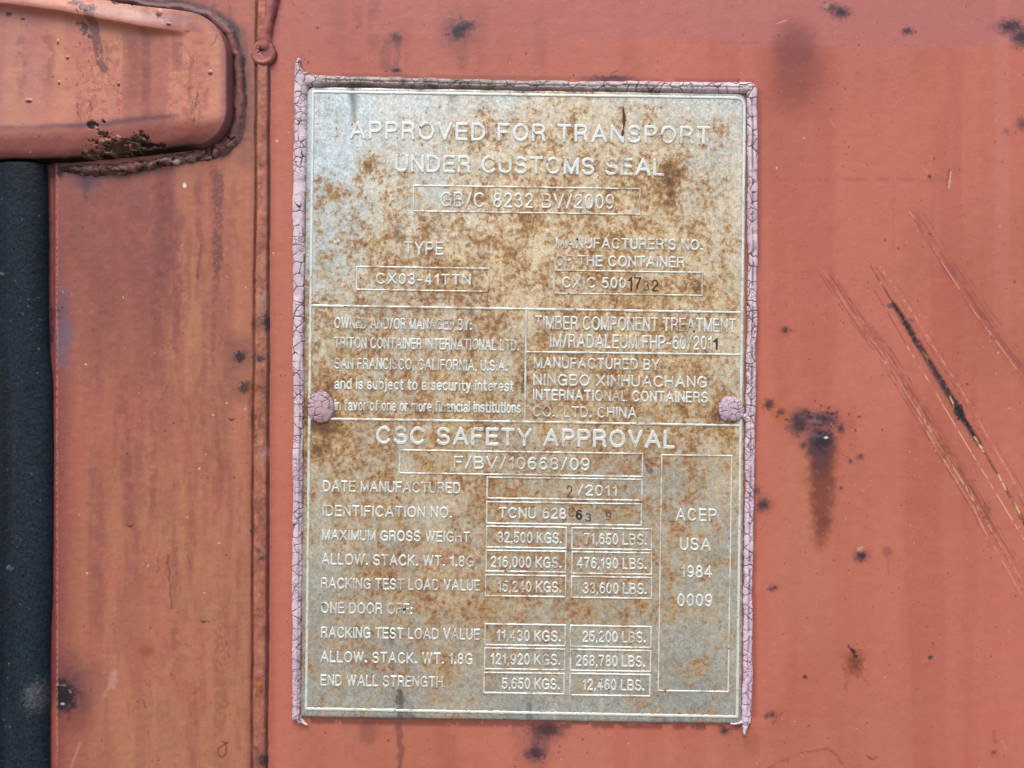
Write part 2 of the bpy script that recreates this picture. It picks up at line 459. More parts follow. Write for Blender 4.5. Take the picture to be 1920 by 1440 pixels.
cv.line(A3[1:], .7, S(238, 186, 150), .85, .9, .36, 16, 4, h=-.5); cv.line(A3[:3], .8, S(140, 70, 66), .7, .8, .35, 14, 14)
cv.line(A4, .5, S(232, 170, 146), .85, .8, .52, 9, 5); cv.line(sh(A4, -7, 2), .7, S(130, 68, 68), .7, .8, .48, 16, 15); cv.line(sh(A4, 8, 0), .7, S(130, 68, 68), .5, .8, .52, 16, 16)
cv.line(A6[1:], .6, S(232, 172, 142), .7, .9, .5, 14, 6, h=-.4, fade=(0, .5)); cv.line(sh(A6, -6, 0), .7, S(138, 70, 66), .65, .8, .5, 16, 17); cv.line(sh(A6, 8, -4), .7, S(138, 70, 66), .65, .8, .5, 16, 18)
cv.line(A2[:3], [.6, 1.2, 1.6], S(206, 136, 96), .85, 1.0, .42, 9, 7, h=-.6)
cv.line(A2[:2], [.8, 1.4], S(110, 56, 50), .8, 1.0, .45, 12, 8)
cv.line(A2[1:6], [4.2, 6.6, 5.6, 7.0, 5.0], S(120, 76, 74), .8, 5, .33, 10, 9)
cv.line(A2[1:6], [2.2, 4.0, 2.8, 4.4, 2.8], S(62, 46, 46), .95, 3.2, .32, 7, 10, h=-1.2, wob=2, r=.75)
cv.line(A2[1:6], [.8, 1.6, 1.2, 1.8, 1.0], S(30, 25, 27), .9, 1.6, .38, 6, 11, wob=2)
for i in range(10):
    k0 = rs.integers(1, 4)
    cv.line(sh(A2[k0:k0 + 3], rs.normal(0, 4.5), 0), .6, S(96, 62, 60), .6, .9, .5, 9, 620 + i)
cv.blob(1797, 772, 9, 14, BLK, .9, .5, .8, 23, ws=5); cv.blob(1671, 573, 7, 5, S(80, 52, 60), .8, .5, .8, 24, ws=4); cv.blob(1708, 600, 6, 4, S(120, 92, 90), .8, .5, .9, 25, ws=4)
cv.line([(1733, 662), (1746, 686)], 2.0, S(150, 104, 44), .9, 1.2, .4, 6, 12)
cv.line(A2[5:], 2.4, S(126, 80, 52), .85, 1.8, .36, 9, 13, h=-.6)
for s0, s1 in (((1828, 820), (1846, 848)), ((1872, 890), (1886, 918)), ((1903, 944), (1914, 966)), ((1782, 745), (1788, 756))):
    cv.line([s0, s1], 1.3, S(236, 196, 130), .9, 1.0, .3, 6, int(s0[0]))
cv.line([(1914, 968), (1940, 1010)], 4, BLK, .9, 2, .35, 8, 19)
# the big rust patch and its run
cv.line([(1512, 800), (1500, 1100), (1530, 1300)], [26, 44, 60], S(190, 122, 94), .40, 36, 0, 8, 2, fade=(.05, .5))
cv.line([(1540, 810), (1541, 900), (1541, 980), (1538, 1050)], [32, 26, 18, 6], S(172, 98, 70), .75, 14, .28, 7, 30, wob=8, fade=(.02, .2))
cv.line([(1541, 815), (1541, 900), (1541, 985), (1537, 1040)], [24, 17, 11, 3], S(128, 68, 56), .85, 12, .12, 12, 31, wob=6, fade=(.02, .3))
cv.line([(1541, 815), (1540, 870), (1540, 930)], [22, 15, 7], S(92, 56, 60), .85, 12, 0, 10, 32, wob=4, fade=(.02, .6))
cv.blob(1550, 978, 9, 8, S(110, 62, 60), .6, .6, .6, 33)
cv.blob(1448, 760, 22, 16, ORG, .65, .6, .4, 34); cv.blob(1464, 776, 17, 17, S(190, 104, 58), .65, .5, .4, 35)
soot(1441, 757, 9, 9, .75, 36, 0); soot(1463, 772, 8, 7, .45, 37, 0)
soot(1497, 792, 16, 17, .92, 38, 1.5); soot(1540, 786, 27, 13, .75, 39, 1.4); soot(1538, 826, 19, 23, .97, 40, 1.5); soot(1508, 772, 8, 6, .45, 41, 0)
soot(1576, 803, 6, 7, .65, 42, 2); cv.blob(1530, 790, 11, 5, S(150, 116, 112), .5, .5, .9, 43, h=1.2, ws=4); cv.blob(1549, 821, 5, 2.2, S(235, 225, 215), .95, .4, .3, 44, h=1); cv.blob(1528, 816, 10, 5, S(120, 104, 108), .4, .5, .9, 45, ws=4)  # pale blobs are glints painted onto the rust
for i in range(26):
    cv.blob(1538 + rs.normal(0, 34), 790 + rs.normal(0, 16), rs.uniform(1.5, 4), rs.uniform(1.5, 4), BLK, .7, .5, .5, 46 + i)
for x, y, r_, a in ((1430, 946, 11, .8), (1418, 920, 6, .6), (1614, 1042, 9, .85), (1505, 835, 5, .6), (1613, 856, 5, .5), (1594, 864, 4, .4), (1452, 1102, 4, .7), (1446, 1105, 3, .5), (1472, 619, 6, .6), (1447, 1340, 6, .55), (1437, 1343, 3, .5), (1358, 1370, 6, .7), (1577, 914, 3, .4), (1863, 1410, 4, .5), (1744, 1232, 3, .8), (1510, 1268, 2.5, .8)):
    soot(x, y, r_, r_ * .9, a, int(x), 1.7)
cv.blob(1614, 1030, 6, 4, S(214, 160, 130), .7, .5, .8, 61, ws=3)
cv.blob(1663, 1034, 9, 9, S(160, 84, 76), .7, .5, .1, 62); cv.line([(1664, 1042), (1666, 1075)], 1.2, S(168, 90, 80), .5, 1.5)
cv.blob(1602, 1242, 17, 24, S(160, 84, 52), .75, .8, .5, 63, ws=7); cv.blob(1603, 1246, 11, 15, S(118, 60, 46), .75, .7, .5, 64, ws=6)
cv.line([(1592, 1211), (1600, 1222), (1605, 1231)], [.6, 2.6, 2.8], BLK, .9, 2.2, .2, 5, 66, h=-.6, wob=2)
cv.line([(1586, 1250), (1590, 1275), (1584, 1290)], 3, S(166, 96, 62), .6, 3, .35, 8, 65); cv.line([(1608, 1258), (1630, 1285)], 1.5, S(176, 98, 68), .5, 2)
cv.line([(1440, 1440), (1500, 1412), (1552, 1403), (1568, 1416), (1588, 1446)], 1.8, S(160, 84, 76), .7, 1.5, .35, 10, 66)
cv.line([(1448, 1357), (1470, 1333)], 1.6, S(150, 78, 74), .7, 1.5, .35, 6, 67)
cv.line([(1626, 1418), (1636, 1424), (1644, 1419)], 1.2, S(110, 60, 60), .7, 1.2)
cv.line([(1864, 1370), (1867, 1400)], 3, S(168, 88, 70), .5, 3, .4, 9, 68)
cv.blob(1410, 1392, 16, 24, S(168, 98, 66), .55, .6, .4, 69)
# dark smears just under the plate
soot(1022, 1368, 26, 11, .92, 70, 1.8); soot(1004, 1412, 15, 12, .9, 71, 1.6); cv.line([(1020, 1370), (1012, 1400)], 14, PUR, .5, 10, .3, 12, 72)
cv.line([(565, 1352), (1392, 1364)], 4, S(96, 52, 54), .6, 5, .35, 20, 73)
cv.line([(560, 141), (1100, 148), (1410, 152)], 3, S(140, 76, 74), .5, 4, .35, 30, 74)
cv.line([(1423, 170), (1423, 500), (1415, 900), (1414, 1340)], 3, S(150, 74, 68), .55, 5, .2, 60, 75)
# random specks, small dings and hairlines
for i in range(95):
    x, y = rs.uniform(510, 1980), rs.uniform(-40, 1480)
    rr = rs.uniform(.9, 2.4) * (1.8 if rs.random() < .07 else 1)
    cv.blob(x, y, rr, rr, [S(70, 40, 40), S(96, 54, 52), S(238, 186, 170)][rs.integers(0, 3)], .8, .4, .3, 100 + i)
for i in range(46):
    x, y = rs.uniform(1430, 1960), rs.uniform(0, 1440)
    L = rs.uniform(6, 26); an = rs.uniform(-2.4, -0.6)
    cv.line([(x, y), (x + L * math.cos(an), y - L * math.sin(an))], .6, [S(150, 82, 78), S(224, 154, 138)][i % 2], rs.uniform(.25, .55), .9, .35, 7, 200 + i)
for i in range(40):
    x = rs.uniform(520, 1960); y = rs.uniform(-20, 1200)
    cv.line([(x, y), (x + rs.normal(0, 2), y + rs.uniform(60, 320))], rs.uniform(1.2, 7), [S(206, 124, 106), S(176, 88, 74)][i % 2], rs.uniform(.12, .3), 4, .3, 50, 260 + i, fade=(.25, .4))
cv.h += 1.2 * ss(508, 560, U) * (fbm(U, V, 260, 51, 3) - .5) + .35 * (fbm(U, V, 16, 52, 3) - .5)
cv.r += .10 * (fbm(U, V, 70, 53, 3) - .5)
patch('door_panel', cv, np.ones(U.shape, bool), M_PAINT, root)

# --- frame post with lapped edge --------------------------------------------
cv = Canvas(axis(60, 512, 1.25, -800, 512), axis(-60, 1500, 1.5, -700, 2100), S(176, 104, 83), 0.44)
U, V = cv.U, cv.V
st = fbm(U, V, 46, 121, 5, 0.6, 520); st2 = fbm(U, V, 18, 131, 5, 0.6, 210); lo = fbm(U, V, 150, 141, 4)
cv.put(full, ss(150, 900, V) * .55, S(176, 108, 84))
cv.put(full, .7 * ss(.40, .66, st) * ss(250, 330, U + 90 * ss(400, 1100, V)), S(188, 124, 90))
cv.put(full, .45 * ss(.52, .25, st), S(158, 96, 82))
cv.put(full, .18 * ss(.52, .75, st2), S(156, 92, 80))
cv.put(full, .22 * ss(.48, .22, st2), S(184, 120, 94))
cv.put(full, .4 * ss(.5, .8, lo), S(186, 104, 88))
m9 = fbm(U, V, 11, 145, 4, .6, 30); zone = ss(180, 320, U) * ss(380, 520, V)
cv.put(full, .26 * zone * ss(.52, .7, m9), S(188, 128, 94)); cv.put(full, .22 * zone * ss(.48, .3, m9), S(152, 92, 76))
m10 = fbm(U, V, 30, 146, 4, .6, 260)
cv.put(full, .3 * ss(.5, .68, m10) * (1 - ss(230, 330, U) * .6), S(150, 92, 82))
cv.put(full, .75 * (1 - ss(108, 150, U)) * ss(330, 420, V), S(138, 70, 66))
cv.put(full, .62 * ss(100, 115, U) * (1 - ss(250, 350, U + 50 * (st - .5))) * (1 - ss(480, 820, V + 200 * (st - .5))), S(152, 88, 76))
cv.put(full, .6 * ss(300, 306, V) * (1 - ss(420, 700, V)) * ss(280, 300, U) * (1 - ss(318, 336, U)), S(132, 70, 68))
cv.put(full, .55 * ss(425, 445, U) * (1 - ss(468, 478, U)) * ss(-20, 100, V) * (1 - ss(700, 1300, V)), S(192, 118, 90))
cv.put(full, .5 * (1 - ss(30, 130, V)) * ss(330, 420, U), S(190, 112, 90))
cv.line([(408, 310), (410, 420), (406, 540)], [9, 9, 5], S(96, 66, 62), .62, 6, .36, 4, 1, wob=4, fade=(.1, .15)); cv.line([(404, 520), (398, 700), (418, 900)], [5, 3, 3], S(146, 84, 70), .55, 4, .35, 12, 2, wob=3)
cv.line([(312, 330), (318, 500), (310, 640)], [12, 9, 6], S(136, 74, 68), .55, 8, .35, 30, 3, wob=4, fade=(.1, .3))
cv.line([(353, 400), (352, 560), (348, 640)], [6, 5, 3], S(146, 82, 68), .5, 5, .35, 16, 4, wob=3, fade=(.2, .3))
cv.line([(378, 460), (371, 520)], [1.2, 1.6], S(140, 70, 56), .6, 1.2); cv.blob(371, 519, 4, 5, S(140, 70, 56), .7, .4, .2, 5)
cv.line([(425, 1090), (412, 1200), (415, 1300), (412, 1390)], [6, 9, 11, 7], S(156, 98, 76), .6, 6, .4, 5, 6, wob=3, fade=(.2, .1))
for i in range(44):
    x, y = rs.uniform(130, 470), rs.uniform(330, 1200); L = rs.uniform(40, 300)
    cv.line([(x, y), (x + rs.normal(0, 5), y + L / 2), (x + rs.normal(0, 9), y + L)], rs.uniform(1, 7), [S(152, 90, 76), S(146, 84, 74), S(188, 124, 96)][i % 3], rs.uniform(.15, .4), rs.uniform(2, 6), .38, 14, 300 + i, wob=5, fade=(.2, .3))
for i in range(60):
    x, y = rs.uniform(115, 470), rs.uniform(330, 1440); rr = rs.uniform(.8, 2.2)
    cv.blob(x, y, rr, rr, [S(84, 44, 42), S(110, 58, 50), S(232, 190, 170)][rs.integers(0, 3)], .75, .4, .4, 400 + i)
for i in range(26):     # dried run ends: thin arcs with a raised lip
    x, y = rs.uniform(200, 460), rs.uniform(480, 1380); L = rs.uniform(12, 50)
    cv.line([(x, y), (x + rs.normal(0, 6), y + L * .5), (x + rs.normal(0, 10), y + L)], rs.uniform(.8, 1.6), S(136, 76, 62), rs.uniform(.3, .6), 1.3, .36, 9, 440 + i, wob=4, h=.3)
for x, y, a in ((435, 786, .9), (245, 985, .8), (383, 1164, .8), (424, 1391, .8)):
    cv.line([(x - 6, y - 1), (x, y + 2), (x + 6, y - 1)], [.6, 1.8, .6], S(52, 40, 42), a, 1.0)
cv.line([(424, 1394), (410, 1402), (410, 1415), (417, 1420), (424, 1412), (425, 1397)], 1.0, S(90, 60, 54), .8, 1, h=.5)
cv.line([(316, 1040), (322, 1110), (324, 1140)], 1.4, S(130, 66, 52), .7, 1.2, .2, 9, 7, wob=2); cv.line([(352, 1040), (360, 1066)], .9, S(140, 76, 60), .7, 1)
cv.blob(275, 1220, 13, 14, S(168, 84, 66), .75, .6, .15, 8); cv.blob(212, 1272, 9, 16, S(200, 144, 128), .6, .4, .5, 9); cv.line([(218, 1262), (198, 1302)], 3, S(200, 144, 128), .5, 2, .35, 7, 10)
cv.line([(152, 1392), (134, 1436)], 2, S(196, 140, 116), .5, 2)
cv.blob(347, 348, 3, 4.5, S(240, 236, 230), .95, .3, .3, 11); cv.blob(390, 343, 8, 8, S(186, 100, 70), .4, .3, .1, 12, h=4.0)
for x, y0, L, w, a in ((200, 310, 420, 26, .4), (262, 320, 330, 18, .4), (300, 310, 520, 10, .5), (150, 330, 260, 16, .35), (338, 380, 420, 5, .5), (232, 700, 420, 8, .35), (288, 760, 300, 6, .35), (372, 330, 260, 5, .45), (440, 330, 200, 4, .3), (180, 840, 360, 10, .3), (330, 980, 360, 5, .35), (450, 900, 420, 3, .3)):
    cv.line([(x, y0), (x + rs.normal(0, 4), y0 + L * .5), (x + rs.normal(0, 7), y0 + L)], [w, w, w * .5], S(132, 76, 72), a, max(5, w * .8), .36, 26, 900 + x, wob=5, fade=(.06, .4))
for i in range(14):
    y = rs.uniform(330, 1420); cv.blob(rs.choice([479, 502, 490]), y, rs.uniform(3, 6), rs.uniform(3, 9), S(84, 50, 46), rs.uniform(.4, .8), .6, .7, 960 + i, h=.5, ws=4)
# stains at the rubber side
cv.blob(118, 625, 17, 62, S(116, 98, 116), .75, .6, .3, 13); cv.blob(112, 580, 18, 30, S(130, 76, 80), .6, .6, .4, 14)
cv.blob(103, 585, 13, 8, BLK, .95, .4, 1.0, 15, h=-2, ws=5); cv.line([(98, 588), (96, 640)], [5, 4], S(20, 16, 18), .97, 2, .2, 9, 16, wob=2)
cv.blob(126, 1302, 50, 58, S(108, 66, 70), .85, .75, .3, 17); cv.blob(140, 1345, 30, 30, S(150, 78, 62), .5, .7, .3, 18)
cv.blob(112, 1306, 30, 34, S(60, 42, 46), .97, .3, .4, 19, h=-2.5, ws=12, r=.8); cv.blob(112, 1304, 22, 25, S(32, 24, 28), .9, .45, .7, 20, h=-1.5, ws=5); cv.blob(118, 1319, 4, 2, S(200, 200, 205), .8, .4, .3, 21)
cv.line([(104, 1282), (124, 1284), (134, 1298)], 1.6, S(176, 128, 116), .6, 1.2, .4, 5, 21, h=1.5)
# vertical lap: grime lines either side of the narrow strip
wv = 2.2 * (fbm(V * 0, V, 60, 151, 4) - .5)
x1 = 479.5 + wv + np.interp(V, [-700, 300, 1000, 1500], [2, 0, -7, -7]); x2 = 502.5 + .7 * wv + np.interp(V, [-700, 300, 900, 1500], [4, 1.5, 0, -2.5])
brk = fbm(U * 0, V, 34, 161, 4)
cv.put(full, np.clip(.1 + .8 * brk, 0, 1) * np.exp(-((U - x1) / 2.6) ** 2), S(112, 60, 52))
cv.put(full, .5 * ss(.5, .7, fbm(U, V, 14, 172, 4, .6, 24)) * ss(x1 - 2, x1 + 2, U) * (1 - ss(x2, x2 + 3, U)), S(132, 74, 62))
cv.put(full, .25 * np.exp(-((U - x1 + 4) / 6) ** 2), S(140, 78, 66))
cv.put(full, np.clip(.72 + .3 * brk, 0, 1) * np.exp(-((U - x2) / 3.4) ** 2), S(70, 42, 44))
cv.put(full, .45 * np.exp(-((U - x2) / 8) ** 2), S(130, 70, 64))
cv.put(full, .22 * ss(x1 + 3, x1 + 6, U) * (1 - ss(x2 - 7, x2 - 4, U)) * ss(.45, .7, fbm(U, V, 24, 171, 3, .5, 60)), S(206, 130, 96))
cv.h += np.where(U < x1, 6.0, 0) * 1.0
cv.h = 6.2 * (1 - ss(x1 - 2.5, x1 + .5, U)) + np.maximum(0, 5.0 * ss(x1 + .5, x1 + 4, U) * (1 - ss(x2 - 4, x2 + .5, U))) + .5 - 4 * ss(x2 + 1, x2 + 4.5, U) + 2.4 * (fbm(U, V, 16, 173, 4, .6, 26) - .4) * ss(x1, x1 + 4, U) * (1 - ss(x2 - 4, x2, U))
def soot2(cx, cy, rx, ry, a=.9, seed=1, halo=2.2):
    cv.blob(cx, cy, rx * halo, ry * halo, PUR, .5 * a, .75, .3, seed + 50)
    cv.blob(cx, cy, rx, ry, S(58, 46, 50), a, .45, .6, seed, h=.8, ws=5)
soot2(450, 668, 10, 12, .95, 30, 2.8); soot2(470, 725, 20, 10, .95, 31, 2.2); soot2(502, 604, 10, 11, .98, 32, 2.0); soot2(489, 671, 7, 6, .85, 33, 1.6); soot2(491, 1046, 5, 4, .7, 34, 2)
soot2(487, 1284, 5, 4, .7, 35, 1.5); cv.blob(484, 1285, 9, 9, S(190, 104, 60), .7, .6, .3, 36); soot2(496, 1424, 8, 9, .9, 37, 2); soot2(484, 1032, 4, 4, .5, 38, 1.5); soot2(472, 994, 3, 3, .7, 38, 1.5)
cv.blob(492, 740, 6, 50, S(110, 66, 66), .4, .6, .4, 39); cv.blob(478, 730, 14, 34, S(190, 112, 66), .45, .7, .4, 40); cv.blob(495, 850, 10, 12, S(180, 136, 132), .5, .6, .4, 41); cv.blob(494, 568, 8, 20, S(160, 118, 116), .5, .6, .4, 42)
cv.line([(470, 745), (474, 800)], 4, S(120, 66, 66), .5, 4, .3, 9, 43)
# grime, rust and painted shade where the lug is welded on
cv.line([(110, 316), (240, 322), (330, 300), (420, 284)], [8, 8, 7, 10], S(80, 52, 50), .75, 10, .3, 14, 50)
cv.blob(165, 335, 26, 22, S(96, 76, 92), .55, .7, .4, 51); cv.line([(162, 328), (163, 372)], [7, 3], S(82, 62, 78), .5, 6, .3, 9, 52)
cv.blob(104, 318, 14, 18, S(34, 24, 24), .9, .5, .4, 53)
cv.line([(455, 60), (470, 160), (462, 300)], [8, 10, 14], S(128, 84, 84), .45, 14, 0, 9, 54)
WP = [(180, -8), (260, 8), (340, 15), (395, 30), (430, 62), (446, 110), (450, 170), (447, 228), (436, 258), (414, 276)]
cv.line(WP, [8, 10, 12, 13, 13, 12, 12, 13, 15, 15], S(62, 44, 50), .95, 9, .22, 16, 60, wob=4)
cv.line(sh(WP, 8, -4), [6, 10, 12, 14, 14, 10, 10, 12, 16, 16], S(120, 80, 78), .55, 16, .2, 30, 61, wob=4)
cv.blob(432, 58, 16, 22, S(66, 58, 62), .7, .6, .5, 62)
cv.line([(430, 0), (434, 22)], .8, S(110, 66, 60), .6, 1, .3, 6, 55, wob=3)
# rolled outer edge next to the rubber
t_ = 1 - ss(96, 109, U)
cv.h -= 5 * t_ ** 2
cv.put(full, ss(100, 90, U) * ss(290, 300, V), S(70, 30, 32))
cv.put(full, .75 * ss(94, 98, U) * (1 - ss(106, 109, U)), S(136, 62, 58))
cv.put(full, .65 * np.exp(-((U - 108) / 1.6) ** 2) * ss(.3, .6, fbm(U, V, 3, 181, 2)), S(196, 138, 128))  # highlight painted along the rolled edge
cv.put(full, .5 * ss(1280, 1340, V) * ss(94, 97, U) * (1 - ss(106, 109, U)), S(186, 106, 78))
cv.h += .5 * (fbm(U, V, 90, 191, 3) - .5) + .5 * (fbm(U, V, 12, 192, 3) - .5) + .8 * (fbm(U, V, 30, 193, 3, .5, 200) - .5)
cv.put(full, .0 * U, S(174, 107, 86))
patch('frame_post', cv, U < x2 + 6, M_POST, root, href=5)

# --- thick paint run with a flattened end -------------------------------------
cv = Canvas(np.arange(462, 530, .9), np.arange(-90, 130, .9), S(176, 98, 88), .4)
U, V = cv.U, cv.V
wob_ = 3 * (fbm(U, V, 22, 211, 3) - .5)
d1, w1, _ = seg_d(U + wob_, V, [(514, -100), (511, -10), (504, 30), (498, 62), (495, 84)], [13, 12, 10, 9, 13])
d2 = np.hypot((U - 493) / (24 + .12 * (V - 98)), (V - 97) / 24) * 23 + 1.1 * wob_
h1 = 9 * np.sqrt(np.clip(1 - (d1 / w1) ** 2, 0, 1)); q = d2 / 23
h2 = 5.5 * np.clip(1 - q ** 2, 0, 1) ** .35 + 1.5 * np.exp(-((q - .8) / .16) ** 2) - 1.5 * np.exp(-(q / .5) ** 2)
cv.h = np.maximum(h1, np.where(q < 1, np.maximum(h2, 0), 0)) + np.where((d1 < w1) | (q < 1), 3.0, 0)
msk = (d1 < w1 + 1.0) | (q < 1.05)
cv.put(full, .5 * ss(.5, .75, fbm(U, V, 14, 221, 4)), S(140, 76, 76)); cv.put(full, .6 * np.exp(-((q - 1) / .12) ** 2) * (V > 70), S(100, 56, 54))
for an in (20, 95, 150, 215, 290):
    cv.line([(489, 95), (489 + 8 * math.cos(math.radians(an)), 95 - 8 * math.sin(math.radians(an)))], [1.6, .5], S(40, 34, 36), .95, 1.0, h=-.8)
cv.line([(521, -60), (516, 0), (511, 40)], 2, S(104, 62, 72), .6, 3, .25, 12, 5)
patch('paint_run', cv, msk, M_PAINT, root, href=8)

# --- pressed lug with its weld ---------------------------------------------------
cv = Canvas(axis(-20, 470, 1.0, -800, 470), np.arange(-130, 330, 1.0), S(206, 132, 108), .42)
U, V = cv.U, cv.V
top_y = np.interp(U, [-800, -100, 0, 120, 190, 250, 320, 360, 420, 470], [-70, -60, -40, -18, -4, 8, 15, 21, 40, 70])
bot_y = np.interp(U, [-800, 0, 120, 200, 260, 330, 400, 470], [298, 298, 296, 291, 284, 276, 268, 262]) + 3 * (fbm(U, V, 40, 231, 3) - .5)
# signed inside distance of the rounded outline
cx, cr = 427, 58
din = np.minimum(np.minimum(V - top_y, bot_y - V), cx - U)
tx = np.clip(U - (cx - cr), 0, None); ty = np.clip((top_y + cr) - V, 0, None); by = np.clip(V - (bot_y - cr), 0, None)
din = np.where((tx > 0) & (ty > 0), cr - np.hypot(tx, ty), din); din = np.where((tx > 0) & (by > 0), cr - np.hypot(tx, by), din)
face = 33.0
prof = np.clip((din + 2) / 5.0, 0, 1) ** .5
rollb = np.clip(1 - (bot_y - V) / 58.0, 0, 1)          # lower edge bends away
rollr = np.clip(1 - (cx - U) / 16.0, 0, 1)
cv.h = (face - 11 * rollb ** 2.0 - 4 * rollr ** 2) * prof
ridge, _, tt = seg_d(U, V, [(-800, -10), (-60, 6), (30, 14), (120, 26), (200, 42), (270, 54), (345, 60)])
amp = np.interp(U, [-800, 120, 250, 350, 360], [11, 13, 13, 2, 0])
above = V < np.interp(U, [-800, -60, 30, 120, 200, 270, 345, 470], [-10, 6, 14, 26, 42, 54, 60, 66])
cv.h += prof * amp * np.where(above, np.exp(-(ridge / 24) ** 2), np.exp(-(ridge / 6.5) ** 2))
cv.h -= prof * 7 * ss(30, 90, np.where(above, ridge, 0)) * (1 - ss(300, 420, U))
st = fbm(U, V, 40, 241, 5, .6, 240); st2 = fbm(U, V, 14, 251, 4, .6, 90)
cv.put(full, .7 * (1 - ss(60, 100, U + 8 * (st2 - .5))), S(190, 126, 118))
cv.put(full, .5 * ss(.5, .75, st), S(210, 142, 108)); cv.put(full, .4 * ss(.5, .28, st), S(190, 112, 96))
cv.put(full, .7 * ss(228, 240, U + 14 * (st2 - .5)) * (1 - ss(306, 322, U + 14 * (st2 - .5))) * ss(56, 70, V), S(172, 102, 88)); cv.put(full, .5 * ss(262, 270, U) * (1 - ss(278, 290, U)), S(146, 82, 76))
cv.put(full, .5 * ss(318, 326, U) * (1 - ss(340, 346, U)) * (V < 135), S(160, 90, 78))
cv.put(full, .5 * ss(380, 390, U) * (1 - ss(412, 420, U)), S(216, 142, 116))
cv.put(full, .55 * ss(.5, .7, fbm(U, V, 7, 261, 3)) * ss(140, 150, U) * (1 - ss(380, 400, U)) * ss(60, 90, V), S(178, 104, 84))
ridge_shade = np.exp(-((ridge + np.where(above, 0, 6)) / 14) ** 2) * (1 - ss(300, 360, U))
cv.put(full, .65 * ridge_shade, S(150, 84, 66)); cv.put(full, .6 * np.where(above, np.exp(-((ridge - 16) / 14) ** 2), 0) * ss(150, 210, U), S(140, 102, 112))  # brown band is shade painted along the ridge
cv.put(full, .55 * np.where(above, 1, 0) * ss(150, 240, U) * ss(20, 40, din), S(186, 106, 92))
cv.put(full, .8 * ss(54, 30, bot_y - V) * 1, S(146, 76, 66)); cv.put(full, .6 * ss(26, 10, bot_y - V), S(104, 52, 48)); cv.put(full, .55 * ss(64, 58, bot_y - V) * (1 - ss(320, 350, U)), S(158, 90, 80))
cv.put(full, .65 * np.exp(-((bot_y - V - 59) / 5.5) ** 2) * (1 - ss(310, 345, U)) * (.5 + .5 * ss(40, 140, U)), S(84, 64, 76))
cv.put(full, .8 * ss(20, 6, bot_y - V), S(104, 52, 44)); cv.put(full, ss(9, 2, bot_y - V), S(24, 17, 17))  # lower roll darkens to black: gap shadow and dark rust painted in
cv.put(full, .95 * ss(7, 1, din) * ss(300, 400, U), S(62, 42, 46)); cv.put(full, .6 * ss(20, 5, din) * ss(340, 400, U), S(160, 100, 96)); cv.put(full, .65 * ss(6, 0, V - top_y), S(70, 58, 64))  # right side wall painted dark as a shadow band
cv.line([(176, 30), (180, 60), (188, 110), (194, 128)], [11, 8, 6, 7], S(112, 72, 72), .75, 3, .15, 12, 1, wob=2, h=.8)
for x, y, rx, ry in ((160, 55, 9, 8), (152, 44, 6, 3), (165, 20, 16, 7), (145, 8, 10, 5), (170, 68, 5, 4)):
    cv.blob(x, y, rx, ry, S(74, 62, 60), .85, .4, .9, int(x), h=1.2, ws=5)
for x, y, rx, ry in ((18, 27, 6, 4), (44, 36, 4, 2), (128, 110, 3, 2), (224, 160, 2.5, 2.5), (395, 139, 4, 3), (55, 191, 6, 2.5), (112, 157, 2, 2), (110, 82, 2, 3), (300, 31, 5, 6), (320, 50, 4, 2)):
    cv.blob(x, y + 1, rx, ry, S(78, 46, 42), .8, .4, .4, int(x) + 3); cv.blob(x, y - ry, rx, ry, None, 1, .5, .1, 5, h=1.6)
cv.line([(408, 66), (404, 80), (396, 86)], .9, S(120, 72, 80), .7, 1)
for x in (150, 172, 368, 358, 376):
    cv.line([(x, rs.uniform(150, 215)), (x + rs.normal(0, 3), 215), (x + rs.normal(0, 5), 246)], .8, S(90, 58, 54), .55, 1, .42, 5, 80 + x, wob=5)
for i in range(50):
    x, y = rs.uniform(140, 230), rs.uniform(70, 225)
    cv.blob(x, y, rs.uniform(.8, 2.4), rs.uniform(.8, 2), S(130, 74, 62), .6, .4, .6, 500 + i, h=.3)
for x, y0, L, w in ((250, 66, 150, 9), (275, 70, 160, 6), (205, 70, 90, 5), (335, 74, 60, 8), (92, 60, 120, 10), (40, 60, 150, 6), (360, 90, 130, 3), (388, 110, 100, 4)):
    cv.line([(x, y0), (x + rs.normal(0, 2), y0 + L / 2), (x + rs.normal(0, 3), y0 + L)], [w, w, w * .6], S(140, 78, 72), .42, w, .38, 22, 840 + x, wob=3, fade=(.1, .35))
# corrosion opened along the lower edge
for x, y, rx, ry, c in ((215, 274, 32, 12, S(62, 42, 28)), (178, 234, 13, 7, S(58, 48, 46)), (262, 266, 14, 11, S(34, 24, 22)), (285, 270, 22, 3, S(40, 28, 26)), (168, 288, 14, 8, S(96, 66, 58)), (196, 252, 10, 4, S(90, 70, 70))):
    cv.blob(x, y, rx, ry, c, .95, .25, .9, int(x) + 7, h=-4.5, ws=9, r=.85)
for pts in ([(186, 266), (206, 262), (240, 262), (256, 276)], [(196, 282), (222, 292), (240, 284)], [(158, 284), (172, 296), (176, 286)], [(250, 256), (272, 262)]):
    cv.line(pts, 2.2, S(126, 100, 84), .8, 2, .35, 7, int(pts[0][0]), wob=4, h=3)
cv.blob(235, 5, 24, 4, S(26, 20, 20), .9, .3, .8, 77, ws=5, h=-3); cv.blob(255, 14, 8, 3, S(150, 120, 110), .5, .4, .8, 78)
cv.h += prof * (.9 * (fbm(U, V, 24, 271, 4) - .5) + 1.4 * (fbm(U, V, 120, 281, 2) - .5))
cv.h = np.maximum(cv.h, 0)
msk = din > -2.2
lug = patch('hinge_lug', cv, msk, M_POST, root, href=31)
lug['label'] = 'pressed steel lug with rounded end and rusted lower edge'

